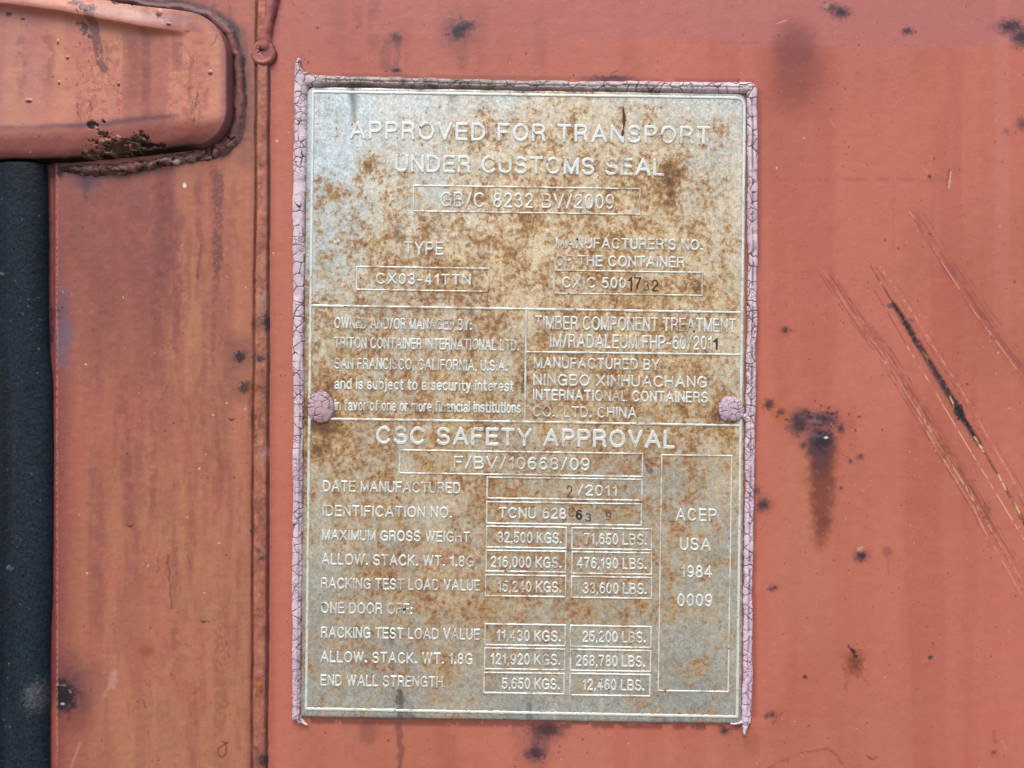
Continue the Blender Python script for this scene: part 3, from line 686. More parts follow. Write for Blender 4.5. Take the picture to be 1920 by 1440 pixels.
cv = Canvas(np.arange(88, 480, 1.0), np.arange(-40, 345, 1.0), S(138, 82, 76), .5)
U, V = cv.U, cv.V
ux = U + 5 * (fbm(U, V, 26, 291, 3) - .5); vy = V + 5 * (fbm(U, V, 26, 292, 3) - .5)
d1, w1, _ = seg_d(ux, vy, [(180, -8), (260, 8), (340, 15), (395, 30), (430, 62), (446, 110), (450, 170), (447, 228), (436, 258), (414, 276)], [7, 8, 10, 11, 12, 12, 12, 12, 14, 14])
d2, w2, _ = seg_d(ux, vy + 3 * (fbm(U, V, 9, 293, 3) - .5), [(118, 318), (170, 321), (240, 313), (320, 301), (390, 289), (430, 266)], [6, 11, 11, 10, 12, 12])
q1 = d1 / w1; q2 = d2 / w2
rip = fbm(U, V, 10, 301, 4, .6); flake, cvv = voro(U + 8 * (fbm(U, V, 12, 302, 3) - .5), V + 6 * (fbm(U, V, 12, 303, 3) - .5), 30, 304, 14)
low = ss(.9, .4, q2) * (1 - ss(330, 440, U))
cv.h = np.maximum(3 + 6.5 * np.exp(-(q1 / .8) ** 2), 10 * np.clip(1 - q2 ** 2, 0, 1) ** .6 + 7 * low * (cvv - .45)) + (1.0 + 1.6 * (q2 < q1)) * (rip - .5) + 3.4
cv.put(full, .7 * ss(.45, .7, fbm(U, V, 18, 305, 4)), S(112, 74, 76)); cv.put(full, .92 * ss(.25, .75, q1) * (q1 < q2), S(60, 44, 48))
cv.put(full, .5 * ss(60, 20, V), S(112, 84, 90)); cv.put(full, .6 * ss(200, 255, V) * ss(400, 430, U), S(92, 68, 68))
isb = (q2 < q1)
cv.put(full, isb * .8 * ss(.45, .6, fbm(U, V, 14, 306, 4, .6)), S(92, 66, 52)); cv.put(full, isb * .35 * ss(.5, .7, fbm(U, V, 30, 307, 4, .6)), S(150, 84, 70))
cv.put(full, isb * .85 * ss(3.0, .6, flake), S(38, 26, 24)); cv.put(full, isb * .4 * ss(.62, .72, fbm(U, V, 6, 308, 3)), S(170, 140, 122))
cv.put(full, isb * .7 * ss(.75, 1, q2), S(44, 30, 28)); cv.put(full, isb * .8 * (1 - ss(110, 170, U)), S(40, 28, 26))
cv.blob(333, 304, 8, 3, S(214, 196, 180), .9, .4, .5, 9); cv.r[:] = .6
cv.line([(384, 270), (396, 276), (398, 292)], 1.8, S(24, 18, 18), .95, 1.2, 0, 9, 8, wob=4, h=-3); cv.line([(420, 250), (432, 262), (438, 258)], 1.4, S(24, 18, 18), .95, 1.2, 0, 9, 9, wob=4, h=-3)
cv.put(full, .5 * ss(.5, .7, fbm(U, V, 40, 309, 4)) * (1 - isb), S(128, 80, 76))
patch('weld_bead', cv, np.minimum(q1, q2) < 1.06, M_RUST, root, href=10)

# ------------------------------------------------------------------ rubber gasket
gk = thing('rubber_gasket', 'black rubber door gasket strip with dusty grainy surface below the rusty lug', 'gasket', 40, 900)
cv = Canvas(axis(-40, 112, 1.2, -800, 112), axis(309, 1500, 2.0, 309, 2100), S(18, 29, 40), .6)
U, V = cv.U, cv.V
ex = np.interp(V, [296, 400, 550, 640, 720, 850, 1000, 1150, 1300, 1440, 2100], [86, 88.5, 87.5, 90, 97, 100.5, 98.5, 94.5, 90, 91, 92]) + 1.2 * (fbm(U * 0, V, 50, 311, 3) - .5)
dx = ex - U
cv.h = np.where(dx > 0, 26 * np.clip(1 - (1 - np.clip(dx / 34, 0, 1)) ** 2, 0, 1) ** .5, 0) - 12 * ss(40, 170, dx) ** 1.3
cv.h -= 5 * np.exp(-((dx - 74) / 8) ** 2)
dens = ss(350, 900, V)
sp = fbm(U, V, 3.2, 321, 2, .6)
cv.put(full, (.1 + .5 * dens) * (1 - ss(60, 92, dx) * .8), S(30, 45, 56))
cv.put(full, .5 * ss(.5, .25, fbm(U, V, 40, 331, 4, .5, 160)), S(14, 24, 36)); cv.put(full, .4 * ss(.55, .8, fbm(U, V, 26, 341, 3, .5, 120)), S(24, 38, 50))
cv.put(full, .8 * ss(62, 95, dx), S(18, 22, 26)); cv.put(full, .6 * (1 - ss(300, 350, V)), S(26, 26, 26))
cv.blob(75, 1300, 18, 26, S(110, 112, 112), .45, .7, .5, 3, ws=5); cv.blob(10, 515, 8, 2, S(110, 125, 130), .6, .5, .6, 4); cv.blob(4, 788, 3, 4, S(130, 130, 130), .6, .5, .6, 5); cv.blob(30, 1060, 6, 5, S(110, 124, 128), .5, .5, .9, 6)
for i in range(60):
    rr = rs.uniform(.9, 2.0); cv.blob(rs.uniform(0, 88), rs.uniform(320, 1440), rr * .8, rr * .8, S(120, 130, 136), .45, .5, .4, 600 + i)
cv.h += .8 * (fbm(U, V, 5, 351, 3) - .5) * (dx > 2); cv.r += .1 * (sp - .5)
msk = dx > -1.3
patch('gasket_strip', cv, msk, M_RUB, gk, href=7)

# ------------------------------------------------------------------ data plate
pl = thing('data_plate', 'rusty rectangular metal data plate with raised lettering, sealed to the red container wall', 'data plate', 978, 760, 4)
SL = 0.0150                        # the plate hangs a little clockwise
PX = [577, 740, 900, 1060, 1220, 1395]
PY = [170, 270, 370, 470, 570, 680, 790, 900, 1010, 1120, 1230, 1340]
RUSTING = np.array([[.02, .12, .25, .30, .30, .12], [.25, .32, .50, .55, .58, .35], [.35, .50, .62, .62, .75, .40], [.42, .62, .78, .68, .62, .50], [.50, .68, .78, .72, .70, .60], [.62, .68, .72, .75, .70, .50],
                    [.75, .72, .66, .70, .65, .50], [.55, .70, .66, .66, .60, .50], [.50, .66, .62, .56, .52, .45], [.50, .66, .66, .60, .55, .40], [.45, .60, .55, .46, .42, .35], [.28, .40, .40, .30, .35, .28]])
FILM_SHEEN = np.array([[0, .2, .5, .7, .7, .5], [0, .2, .6, .8, .9, .7], [.1, .4, .8, 1, 1, .8], [.2, .5, .8, 1, 1, .9], [.3, .6, .7, .9, 1, 1], [.5, .6, .6, .8, .9, .95],
                  [.7, .7, .65, .7, .8, .9], [.55, .6, .55, .55, .55, .65], [.45, .5, .45, .45, .45, .45], [.35, .45, .4, .35, .3, .3], [.3, .3, .3, .25, .2, .2], [.2, .2, .2, .15, .1, .1]])  # oxide film tone, with cool and pink reflections painted in
def field(Mx, U, V):
    fx = np.interp(U, PX, np.arange(len(PX))); fy = np.interp(V, PY, np.arange(len(PY)))
    i = np.clip(fx.astype(int), 0, len(PX) - 2); j = np.clip(fy.astype(int), 0, len(PY) - 2)
    a, b = fx - i, fy - j
    a = a * a * (3 - 2 * a); b = b * b * (3 - 2 * b)
    return (Mx[j, i] * (1 - a) + Mx[j, i + 1] * a) * (1 - b) + (Mx[j + 1, i] * (1 - a) + Mx[j + 1, i + 1] * a) * b

PH = 5.0                            # plate face above the wall
cv = Canvas(np.arange(552, 1412, 1.4), np.arange(148, 1368, 1.4), S(200, 200, 195), .5)
U, V = cv.U, cv.V
def quad_in(U, V, P, rad):
    """inside distance to a convex quad (clockwise in picture space) with rounded corners rad"""
    d = np.full(U.shape, 1e9)
    n = len(P); es = []
    for i in range(n):
        (ax, ay), (bx, by) = P[i], P[(i + 1) % n]
        L = math.hypot(bx - ax, by - ay)
        es.append(((bx - ax) * (V - ay) - (by - ay) * (U - ax)) / L)
    for e in es: d = np.minimum(d, e)
    for i in range(n):
        r = rad[i]
        if r <= 0: continue
        e1, e2 = es[i - 1], es[i]
        c = (e1 < r) & (e2 < r)
        d = np.where(c, r - np.hypot(r - np.minimum(e1, r), r - np.minimum(e2, r)), d)
    return d
din = quad_in(U, V, [(574, 161), (1401, 175), (1391, 1358), (563, 1345)], [18, 18, 3, 3])
cv.h = PH * ss(-1.5, 1.0, din) - 1.0 * np.exp(-((din - 0) / 3) ** 2)
bx = np.exp(-((U - 975) / 300) ** 2)
cv.h += .7 * (fbm(U, V, 160, 401, 3) - .5)
rust_ = field(RUSTING, U, V) + .25 * (fbm(U, V, 120, 411, 3, .5, 150) - .5)
film_sheen_ = np.clip(field(FILM_SHEEN, U, V) + .5 * (fbm(U, V, 110, 421, 3) - .5), 0, 1)
gr = np.zeros(U.shape)
def g_line(pts, ws, a, soft, brk=.0, bs=9, seed=1, wob=2):
    global gr
    d, w, t = seg_d(U + wob * 2 * (fbm(U, V, 12, 430 + seed, 3) - .5), V, pts, ws)
    m = a * (1 - ss(w - soft * .5, w + soft, d))
    if brk: m = m * ss(brk - .15, brk + .15, fbm(U, V, bs, 440 + seed, 3, .6))
    gr = np.maximum(gr, m)
gr = np.maximum(gr, .75 * ss(5, 0, din) * ss(.2, .6, fbm(U, V, 30, 451, 3))); gr = np.maximum(gr, .35 * ss(14, 0, din))
g_line([(659, 160), (662, 185), (664, 225)], [5, 4, 2], .6, 9, .2, 16, 1, 1); g_line([(850, 168), (850, 205)], [9, 3], .35, 8, .2, 12, 2); g_line([(806, 185), (800, 215)], [2, 2], .3, 3, .3, 9, 3)
g_line([(905, 480), (885, 560), (882, 630)], [8, 7, 5], .38, 9, .45, 9, 4); g_line([(750, 430), (756, 470)], [10, 8], .4, 10, .45, 8, 5); g_line([(1255, 340), (1262, 365)], [8, 6], .4, 8, .4, 8, 6)
g_line([(749, 1300), (752, 1350)], [7, 6], .75, 3, .15, 12, 7); g_line([(760, 1342), (775, 1346)], [9, 5], .6, 5, .2, 9, 8); g_line([(992, 1322), (992, 1346)], [5, 5], .6, 3, .15, 12, 9)
g_line([(736, 1240), (740, 1330)], [2, 1], .35, 3, .3, 9, 10); g_line([(760, 1240), (763, 1320)], [1.2, 1.2], .4, 1.6, .3, 9, 11)
g_line([(667, 1180), (666, 1192)], [5, 5], .85, 4, .35, 6, 12); g_line([(732, 1180), (736, 1210)], [6, 3], .6, 6, .4, 7, 13); g_line([(983, 700), (981, 735)], [4, 3], .75, 4, .35, 7, 14)
g_line([(1213, 873), (1219, 884)], [3, 5], .55, 2, 0, 9, 15, .5); g_line([(1280, 600), (1290, 640)], [2, 2], .2, 3, .4, 9, 16)
g_line([(668, 800), (690, 870)], [6, 8], .25, 14, .45, 9, 17); g_line([(1302, 540), (1306, 546)], [3, 2], .6, 3, .3, 6, 18)
for i in range(150):
    x, y = rs.uniform(590, 1385), rs.uniform(180, 1340); rr = rs.uniform(.8, 2.2); w = cv.win(x - 8, x + 8, y - 8, y + 8)
    m = .8 * (1 - ss(rr * .6, rr * 1.3, np.hypot(U[w] - x, V[w] - y))); gr[w] = np.maximum(gr[w], m)
# heavier rust round the fixings and in drips below them
for x, y, r_, a in ((600, 764, 34, .6), (1372, 767, 32, .45), (605, 800, 30, .55), (600, 850, 18, .5), (620, 770, 34, .35), (1350, 790, 30, .25), (1285, 760, 20, .3), (1308, 530, 16, .45), (620, 365, 40, .4), (690, 315, 18, .5), (750, 370, 26, .35), (1255, 330, 26, .5), (1350, 240, 22, .35), (1205, 1320, 22, .5), (1305, 1250, 22, .5), (700, 1080, 30, .25), (830, 1260, 20, .35)):
    rust_ += a * np.exp(-(((U - x) / r_) ** 2 + ((V - y) / (r_ * 1.2)) ** 2))
for x, y, rx, ry in ((985, 560, 40, 22), (1400, 700, 14, 200), (760, 850, 14, 60), (820, 980, 24, 30), (600, 1000, 12, 120), (1060, 1330, 130, 18), (1320, 200, 60, 22), (1010, 480, 20, 30), (1390, 350, 14, 150), (1290, 1200, 40, 40)):
    rust_ -= .45 * np.exp(-(((U - x) / rx) ** 2 + ((V - y) / ry) ** 2))
patch('backing_plate', cv, din > -1.6, M_PLATE, pl, href=PH, extra=dict(rusting=rust_, film_sheen=film_sheen_, grime_shade=gr))

# ------------------------------------------------------------------ stroke lettering (grotesque capitals)
def arc(cx, cy, rx, ry, a0, a1, n=14):
    return [(cx + rx * math.cos(math.radians(a0 + (a1 - a0) * i / n)), cy + ry * math.sin(math.radians(a0 + (a1 - a0) * i / n))) for i in range(n + 1)]
def ell(cx, cy, rx, ry): return arc(cx, cy, rx, ry, 0, 360, 22)
G = {
 'A': (.76, [[(0, 0), (.38, 1), (.76, 0)], [(.14, .34), (.62, .34)]]),
 'B': (.62, [[(0, 0), (0, 1), (.34, 1)] + arc(.34, .765, .23, .235, 90, -90, 10) + [(0, .53)], [(.34, .53)] + arc(.36, .265, .26, .265, 90, -90, 10) + [(0, 0)]]),
 'C': (.72, [arc(.38, .5, .38, .5, 42, 318, 22)]),
 'D': (.67, [[(0, 0), (0, 1), (.28, 1)] + arc(.28, .5, .39, .5, 90, -90, 16) + [(0, 0)]]),
 'E': (.56, [[(.56, 1), (0, 1), (0, 0), (.57, 0)], [(0, .53), (.52, .53)]]),
 'F': (.53, [[(.54, 1), (0, 1), (0, 0)], [(0, .52), (.46, .52)]]),
 'G': (.74, [arc(.38, .5, .38, .5, 42, 325, 22), [(.72, .02), (.72, .46), (.42, .46)]]),
 'H': (.63, [[(0, 0), (0, 1)], [(.63, 0), (.63, 1)], [(0, .53), (.63, .53)]]),
 'I': (.04, [[(.02, 0), (.02, 1)]]),
 'K': (.62, [[(0, 0), (0, 1)], [(.60, 1), (0, .36)], [(.2, .57), (.63, 0)]]),
 'L': (.5, [[(0, 1), (0, 0), (.5, 0)]]),
 'M': (.76, [[(0, 0), (0, 1), (.38, .02), (.76, 1), (.76, 0)]]),
 'N': (.63, [[(0, 0), (0, 1), (.63, 0), (.63, 1)]]),
 'O': (.77, [ell(.385, .5, .385, .5)]),
 'P': (.59, [[(0, 0), (0, 1), (.34, 1)] + arc(.34, .735, .26, .265, 90, -90, 12) + [(0, .47)]]),
 'R': (.63, [[(0, 0), (0, 1), (.35, 1)] + arc(.35, .745, .25, .255, 90, -90, 12) + [(0, .49)], [(.33, .49), (.5, .44), (.57, .3), (.58, .08), (.63, 0)]]),
 'S': (.62, [arc(.31, .745, .28, .255, 18, 262, 16) + arc(.31, .255, .31, .255, 82, -162, 16)]),
 'T': (.62, [[(0, 1), (.62, 1)], [(.31, 1), (.31, 0)]]),
 'U': (.62, [[(0, 1), (0, .3)] + arc(.31, .3, .31, .3, 180, 360, 14) + [(.62, 1)]]),
 'V': (.68, [[(0, 1), (.34, 0), (.68, 1)]]),
 'W': (1.0, [[(0, 1), (.25, 0), (.5, 1), (.75, 0), (1, 1)]]),
 'X': (.68, [[(.02, 1), (.67, 0)], [(.66, 1), (0, 0)]]),
 'Y': (.68, [[(0, 1), (.34, .42), (.68, 1)], [(.34, .42), (.34, 0)]]),
 '0': (.52, [ell(.26, .5, .26, .5)]),
 '1': (.30, [[(.02, .78), (.16, .84), (.25, 1), (.25, 0)]]),
 '2': (.52, [arc(.26, .72, .25, .28, 168, -28, 14) + [(.02, .06), (.01, 0), (.53, 0)]]),
 '3': (.52, [arc(.25, .755, .23, .245, 160, -88, 12) + arc(.25, .26, .27, .26, 86, -162, 14)]),
 '4': (.54, [[(.40, 0), (.40, 1), (0, .28), (.56, .28)]]),
 '5': (.52, [[(.47, 1), (.09, 1), (.04, .50)] + arc(.25, .32, .27, .32, 138, -158, 16)]),
 '6': (.52, [ell(.27, .31, .25, .31), arc(.30, .5, .28, .5, 52, 190, 12)]),
 '7': (.52, [[(0, 1), (.52, 1), (.3, .5), (.19, 0)]]),
 '8': (.52, [ell(.26, .765, .22, .235), ell(.26, .265, .26, .265)]),
 '9': (.52, [ell(.25, .69, .25, .31), arc(.22, .5, .28, .5, 232, 370, 12)]),
 '/': (.34, [[(0, -.02), (.34, 1.02)]]), '-': (.34, [[(0, .40), (.34, .40)]]), '.': (.08, [[(0, .01), (.08, .01), (.08, .07), (0, .07)]]), ',': (.07, [[(.05, .04), (.01, -.16)]]),
 ':': (.08, [[(0, .01), (.08, .01), (.08, .07), (0, .07)], [(0, .55), (.08, .55), (.08, .61), (0, .61)]]), "'": (.05, [[(.03, 1), (.02, .76)]]),
 'a': (.46, [ell(.20, .19, .20, .19), arc(.22, .50, .20, .22, 165, 0, 9) + [(.42, .06), (.48, 0)]]),
 'b': (.46, [[(0, 0), (0, 1)], ell(.23, .36, .23, .36)]), 'c': (.42, [arc(.23, .36, .23, .36, 45, 315, 14)]), 'd': (.46, [[(.46, 0), (.46, 1)], ell(.23, .36, .23, .36)]),
 'e': (.45, [[(.0, .37), (.45, .37)] + arc(.225, .36, .225, .36, 0, 315, 16)]), 'f': (.26, [[(.1, 0), (.1, .82)] + arc(.24, .84, .14, .15, 180, 80, 6), [(0, .7), (.25, .7)]]),
 'i': (.04, [[(.02, 0), (.02, .72)], [(.02, .94), (.02, 1)]]), 'j': (.1, [[(.08, .72), (.08, -.12), (.0, -.24)], [(.08, .94), (.08, 1)]]), 'l': (.04, [[(.02, 0), (.02, 1)]]),
 'm': (.7, [[(0, 0), (0, .72)], arc(.175, .5, .175, .22, 180, 0, 8) + [(.35, 0)], arc(.525, .5, .175, .22, 180, 0, 8) + [(.7, 0)]]),
 'n': (.42, [[(0, 0), (0, .72)], arc(.21, .47, .21, .25, 180, 0, 9) + [(.42, 0)]]), 'o': (.46, [ell(.23, .36, .23, .36)]), 'r': (.25, [[(0, 0), (0, .72)], arc(.2, .46, .2, .26, 180, 80, 6)]),
 's': (.40, [arc(.2, .535, .18, .185, 18, 262, 10) + arc(.2, .185, .2, .185, 82, -162, 10)]), 't': (.28, [[(.1, .95), (.1, .12), (.16, .01), (.28, 0)], [(0, .70), (.27, .70)]]),
 'u': (.42, [[(0, .72), (0, .22)] + arc(.21, .24, .21, .24, 180, 360, 9) + [(.42, .72)], [(.42, .2), (.42, 0)]]), 'v': (.42, [[(0, .72), (.21, 0), (.42, .72)]]), 'y': (.42, [[(0, .72), (.21, .02)], [(.42, .72), (.16, -.2), (.04, -.26)]]),
}
def layout(text, gap=.20, space=.36):
    x = 0.0; out = []
    for ch in text:
        if ch == ' ': x += space; continue
        w, strokes = G[ch]
        g_ = gap
        out += [[(x + a, b) for a, b in s_] for s_ in strokes]
        x += w + g_
    return out, x - gap

WHITE = S(238, 236, 226)
def raised(name, strokes, hw, parent, hgt=1.3, step=.62, sub=0.0, jig=.0, seed=1, mat=None, pig=None, label=None):
    """strokes (wall units) become one relief mesh standing on the plate face"""
    xs = [p[0] for s_ in strokes for p in s_]; ys = [p[1] for s_ in strokes for p in s_]
    cv = Canvas(np.arange(min(xs) - hw - 3, max(xs) + hw + 3, step), np.arange(min(ys) - hw - 3, max(ys) + hw + 3, step), WHITE if pig is None else pig, .42)
    U, V = cv.U, cv.V
    d = np.full(U.shape, 1e9)
    for s_ in strokes:
        for (a, b) in zip(s_[:-1], s_[1:]):
            w = cv.win(min(a[0], b[0]) - hw - 3, max(a[0], b[0]) + hw + 3, min(a[1], b[1]) - hw - 3, max(a[1], b[1]) + hw + 3)
            dd, _, _ = seg_d(U[w], V[w], [a, b])
            d[w] = np.minimum(d[w], dd)
    d = d + .9 * (fbm(U, V, 6, 461 + seed, 3) - .5)
    e = hw - d
    cv.h = PH - .35 + (hgt + .35) * ss(-.9, .7, e)
    gr = .8 * ss(.1, -.6, e) * ss(-1.9, -1.0, e) + .0  # dark ring: shade around each stroke painted into the colour
    fx = field(RUSTING, U, V) + .9 * (fbm(U, V, 36, 471, 4) - .5) - sub * .5
    cv.h += .7 * (fbm(U, V, 160, 401, 3) - .5)
    o = patch(name, cv, e > -1.5, mat or M_BRIGHT, parent, href=PH, extra=dict(rusting=fx, film_sheen=field(FILM_SHEEN, U, V), grime_shade=gr))
    if label: o['label'] = label
    return o

def text(s_, x0, x1, yt, yb, hw, parent=None, name='lettering', gap=.20, space=.36, **kw):
    hw = hw * 1.0; gap += .10; space += .08
    strokes, W = layout(s_, gap, space)
    x0 += hw; x1 -= hw; yt += hw; yb -= hw
    sx = (x1 - x0) / W; sy = yb - yt
    T = [[(x0 + a * sx - SL * (b - 1) * -sy * -1 * 0 - SL * (1 - b) * sy, yb - b * sy + SL * a * sx) for a, b in q] for q in strokes]
    return raised(name, T, hw, parent or pl, **kw)

def box(x0, x1, yt, yb, hw=1.25, name='field_frame'):
    w, h = x1 - x0, yb - yt
    P = lambda a, b: (x0 + a - SL * b, yt + b + SL * a)
    q = [P(0, 0), P(w, 0), P(w, h), P(0, h), P(0, 0)]
    return raised(name, [q], hw, pl, hgt=1.1, seed=int(yt) % 97)

raised('border_rule', [[(587, 172), (1380, 183.5), (1389, 186), (1394, 191), (1396, 200), (1382, 1344), (574, 1329), (587, 172)]], 2.3, pl, hgt=1.2, step=.9, sub=.25)
raised('divider_rule', [[(583, 573), (1391, 586)]], 1.9, pl, hgt=1.2, seed=2, sub=.1)
raised('divider_rule', [[(987, 583), (984, 790)]], 1.7, pl, hgt=1.2, seed=3, sub=.1)
raised('divider_rule', [[(987, 660), (1390, 665)]], 1.6, pl, hgt=1.2, seed=4, sub=.1)
raised('divider_rule', [[(580, 785), (984, 791), (1386, 798)]], 1.9, pl, hgt=1.2, seed=5, sub=.1)

text('APPROVED FOR TRANSPORT', 656, 1332, 227, 261, 2.7, gap=.26, space=.42, sub=.4)
text('UNDER CUSTOMS SEAL', 741, 1246, 290, 323, 2.7, gap=.22, space=.40, sub=.25)
b = box(776, 1200, 348, 396); text('GB/C 8232 BV/2009', 826, 1152, 360, 388, 1.75, b, space=.42, sub=.45)
text('TYPE', 758, 832, 453, 478, 1.75, sub=.1)
text("MANUFACTURER'S NO.", 1042, 1318, 445, 466, 1.6, sub=.1); text('OF THE CONTAINER', 1041, 1284, 478, 499, 1.6, sub=.1)
b = box(669, 917, 500, 543); text('CX03-41TTN', 705, 883, 512, 533, 1.65, b, gap=.24, sub=.4)
b = box(1039, 1317, 507, 550); text('CXIC 500', 1054, 1174, 519, 540, 1.7, b, gap=.22, sub=.4)
text('OWNED AND/OR MANAGED BY:', 627, 885, 595, 616, 1.45, sub=.15); text('TRITON CONTAINER INTERNATIONAL LTD.', 627, 974, 632, 653, 1.45, sub=.15)
text('SAN FRANCISCO, CALIFORNIA, U.S.A.', 627, 952, 671, 692, 1.45, sub=.12)
text('and is subject to a security interest', 627, 964, 709, 730, 1.6, gap=.16, space=.30, sub=.25); text('in favor of one or more financial institutions', 627, 977, 749, 770, 1.5, gap=.16, space=.30, sub=.2)
text('TIMBER COMPONENT TREATMENT', 1003, 1380, 592, 618, 1.6, sub=.15); text('IM/RADALEUM FHP-60/201', 1031, 1336, 626, 652, 1.6, sub=.15)
text('MANUFACTURED BY', 1001, 1237, 670, 691, 1.65, sub=.2); text('NINGBO XINHUACHANG', 1000, 1326, 701, 723, 1.65, sub=.2)
text('INTERNATIONAL CONTAINERS', 999, 1328, 730, 751, 1.65, sub=.2); text('CO., LTD. CHINA', 999, 1194, 761, 782, 1.6, sub=.2)
text('CSC SAFETY APPROVAL', 705, 1266, 799, 833, 3.0, gap=.24, space=.46, sub=.75)
b = box(750, 1205, 844, 887); text('F/BV/10668/09', 851, 1106, 855, 879, 1.8, b, sub=.2)
text('DATE MANUFACTURED', 606, 864, 901, 922, 1.55, sub=.2); b = box(914, 1204, 895, 934); text('/2011', 1083, 1158, 909, 930, 1.65, b, sub=.25)
text('IDENTIFICATION NO.', 605, 848, 947, 968, 1.55, sub=.25); b = box(913, 1203, 941, 981); text('TCNU 628', 935, 1062, 951, 972, 1.65, b, sub=.25)
rows = [('MAXIMUM GROSS WEIGHT', 604, 881, 993, 1013, 913, 1062, 987, 1026, '32,500 KGS.', 933, 1054, 997, 1073, 1222, 990, 1029, '71,650 LBS.', 1095, 1213, 1000),
        ('ALLOW. STACK. WT. 1.8G', 603, 889, 1038, 1059, 912, 1061, 1032, 1071, '216,000 KGS.', 920, 1053, 1043, 1073, 1222, 1035, 1075, '476,190 LBS.', 1082, 1213, 1045),
        ('RACKING TEST LOAD VALUE', 602, 901, 1083, 1104, 911, 1061, 1078, 1117, '15,240 KGS.', 933, 1053, 1089, 1072, 1222, 1081, 1120, '33,600 LBS.', 1093, 1213, 1092),
        ('RACKING TEST LOAD VALUE', 602, 900, 1175, 1196, 910, 1060, 1170, 1209, '11,430 KGS.', 931, 1052, 1181, 1070, 1221, 1173, 1212, '25,200 LBS.', 1092, 1211, 1183),
        ('ALLOW. STACK. WT. 1.8G', 601, 887, 1221, 1242, 909, 1059, 1215, 1254, '121,920 KGS.', 920, 1051, 1225, 1070, 1220, 1218, 1257, '268,780 LBS.', 1080, 1210, 1228),
        ('END WALL STRENGTH', 601, 831, 1265, 1286, 908, 1058, 1261, 1299, '5,650 KGS.', 941, 1050, 1271, 1069, 1219, 1263, 1303, '12,460 LBS.', 1092, 1209, 1273)]
for (t0, a0, a1, y0, y1, b0, b1, c0, c1, t1, d0, d1, e0, f0, f1, g0, g1, t2, h0, h1_, i0) in rows:
    text(t0, a0, a1, y0, y1, 1.5, sub=.25)
    b = box(b0, b1, c0, c1, 1.35); text(t1, d0, d1, e0, e0 + 21, 1.5, b, space=.32, sub=.2)
    b = box(f0, f1, g0, g1, 1.35); text(t2, h0, h1_, i0, i0 + 21, 1.5, b, space=.32, sub=.2)
text('ONE DOOR OFF:', 602, 774, 1129, 1150, 1.5, sub=.25)
b = box(1241, 1372, 853, 1295)
text('ACEP', 1267, 1344, 953, 977, 1.75, b, gap=.26, sub=.2); text('USA', 1275, 1333, 1008, 1032, 1.75, b, gap=.26, sub=.2); text('1984', 1276, 1335, 1060, 1083, 1.75, b, gap=.2, sub=.3); text('0009', 1270, 1336, 1113, 1137, 1.75, b, gap=.2, sub=.3)

# hand-punched figures: dark pits cut into the face
def punched(s_, x0, x1, yt, yb, hw=1.7, pig=(66, 52, 48)):
    strokes, W = layout(s_, .22, .4)
    sx = (x1 - x0) / W; sy = yb - yt
    T = [[(x0 + a * sx, yb - b_ * sy + SL * a * sx) for a, b_ in q] for q in strokes]
    raised('punched_figure', T, hw, pl, hgt=.22, mat=M_STAMP, pig=S(*pig))
punched('1', 1178, 1185, 521, 545); punched('7', 1190, 1201, 521, 541); punched('3', 1207, 1216, 527, 544, 1.1, (100, 80, 62)); punched('2', 1223, 1233, 526, 545)
punched('1', 1339, 1345, 636, 654, 2.0); punched('2', 1064, 1072, 911, 932, 1.3, (100, 80, 62)); punched('3', 1067, 1075, 953, 968, .9, (100, 80, 62)); punched('6', 1081, 1090, 957, 973, 1.7); punched('3', 1099, 1107, 963, 977, 1.5, (96, 74, 62)); punched('9', 1137, 1145, 960, 975, 1.2, (100, 80, 62))

# dark red paint drop that ran over the lettering
cv = Canvas(np.arange(1155, 1182, .5), np.arange(192, 265, .5), S(112, 34, 38), .28)
U, V = cv.U, cv.V
d, w, _ = seg_d(U + .8 * (fbm(U, V, 8, 481, 3) - .5), V, [(1167.5, 199), (1168.5, 206), (1170, 220), (1169.5, 232), (1168.5, 241), (1167, 250), (1166.5, 253)], [.5, 1.6, 3.4, 2.8, 1.0, 3.3, 2.8])
cv.h = PH + 1.2 + 1.6 * np.sqrt(np.clip(1 - (d / w) ** 2, 0, 1)); patch('paint_drip', cv, d < w, M_PAINT, pl, href=PH)

# ------------------------------------------------------------------ cracked sealant bead and sealed rivets
LAV = S(230, 206, 209)
def crackle(cv, sx, sy, seed, wid=1.0, deep=2.0, col=S(66, 46, 52)):
    U, V = cv.U, cv.V
    wu = U + 5 * (fbm(U, V, 14, 491, 3) - .5); wv_ = V + 5 * (fbm(U, V, 14, 492, 3) - .5)
    e1, c1 = voro(wu, wv_, sx, seed, sy); e2, c2 = voro(wu + 3, wv_ + 7, sx * .5, seed + 1, sy * .5)
    k1 = ss(wid * 1.5, wid * .35, e1) * ss(.18, .42, fbm(U, V, 24, 493, 3))
    k2 = .7 * ss(wid * .9, wid * .25, e2) * ss(.52, .7, fbm(U, V, 30, 494, 3))
    k = np.maximum(k1, k2)
    cv.put(full, .25 * c1, S(200, 164, 182)); cv.put(full, .3 * ss(wid * 3, wid, e1), S(172, 136, 150)); cv.put(full, .95 * k, col)
    cv.h += -deep * k + .9 * (c1 - .5)
cv = Canvas(np.arange(538, 1430, .85), np.arange(100, 1390, .85), LAV, .5)
U, V = cv.U, cv.V
jw = 4.0 * (fbm(U, V, 46, 501, 5, .6) - .5); jv = 4.0 * (fbm(U, V, 30, 502, 4) - .5)
Uj, Vj = U + jw, V + jv
xo = np.interp(Vj, [100, 145, 300, 740, 1050, 1350, 1400], [551, 549, 548, 548, 545.5, 545.5, 546]); xi = np.interp(Vj, [100, 170, 400, 700, 1050, 1340, 1400], [577, 577, 572.5, 569.5, 566, 563, 562])
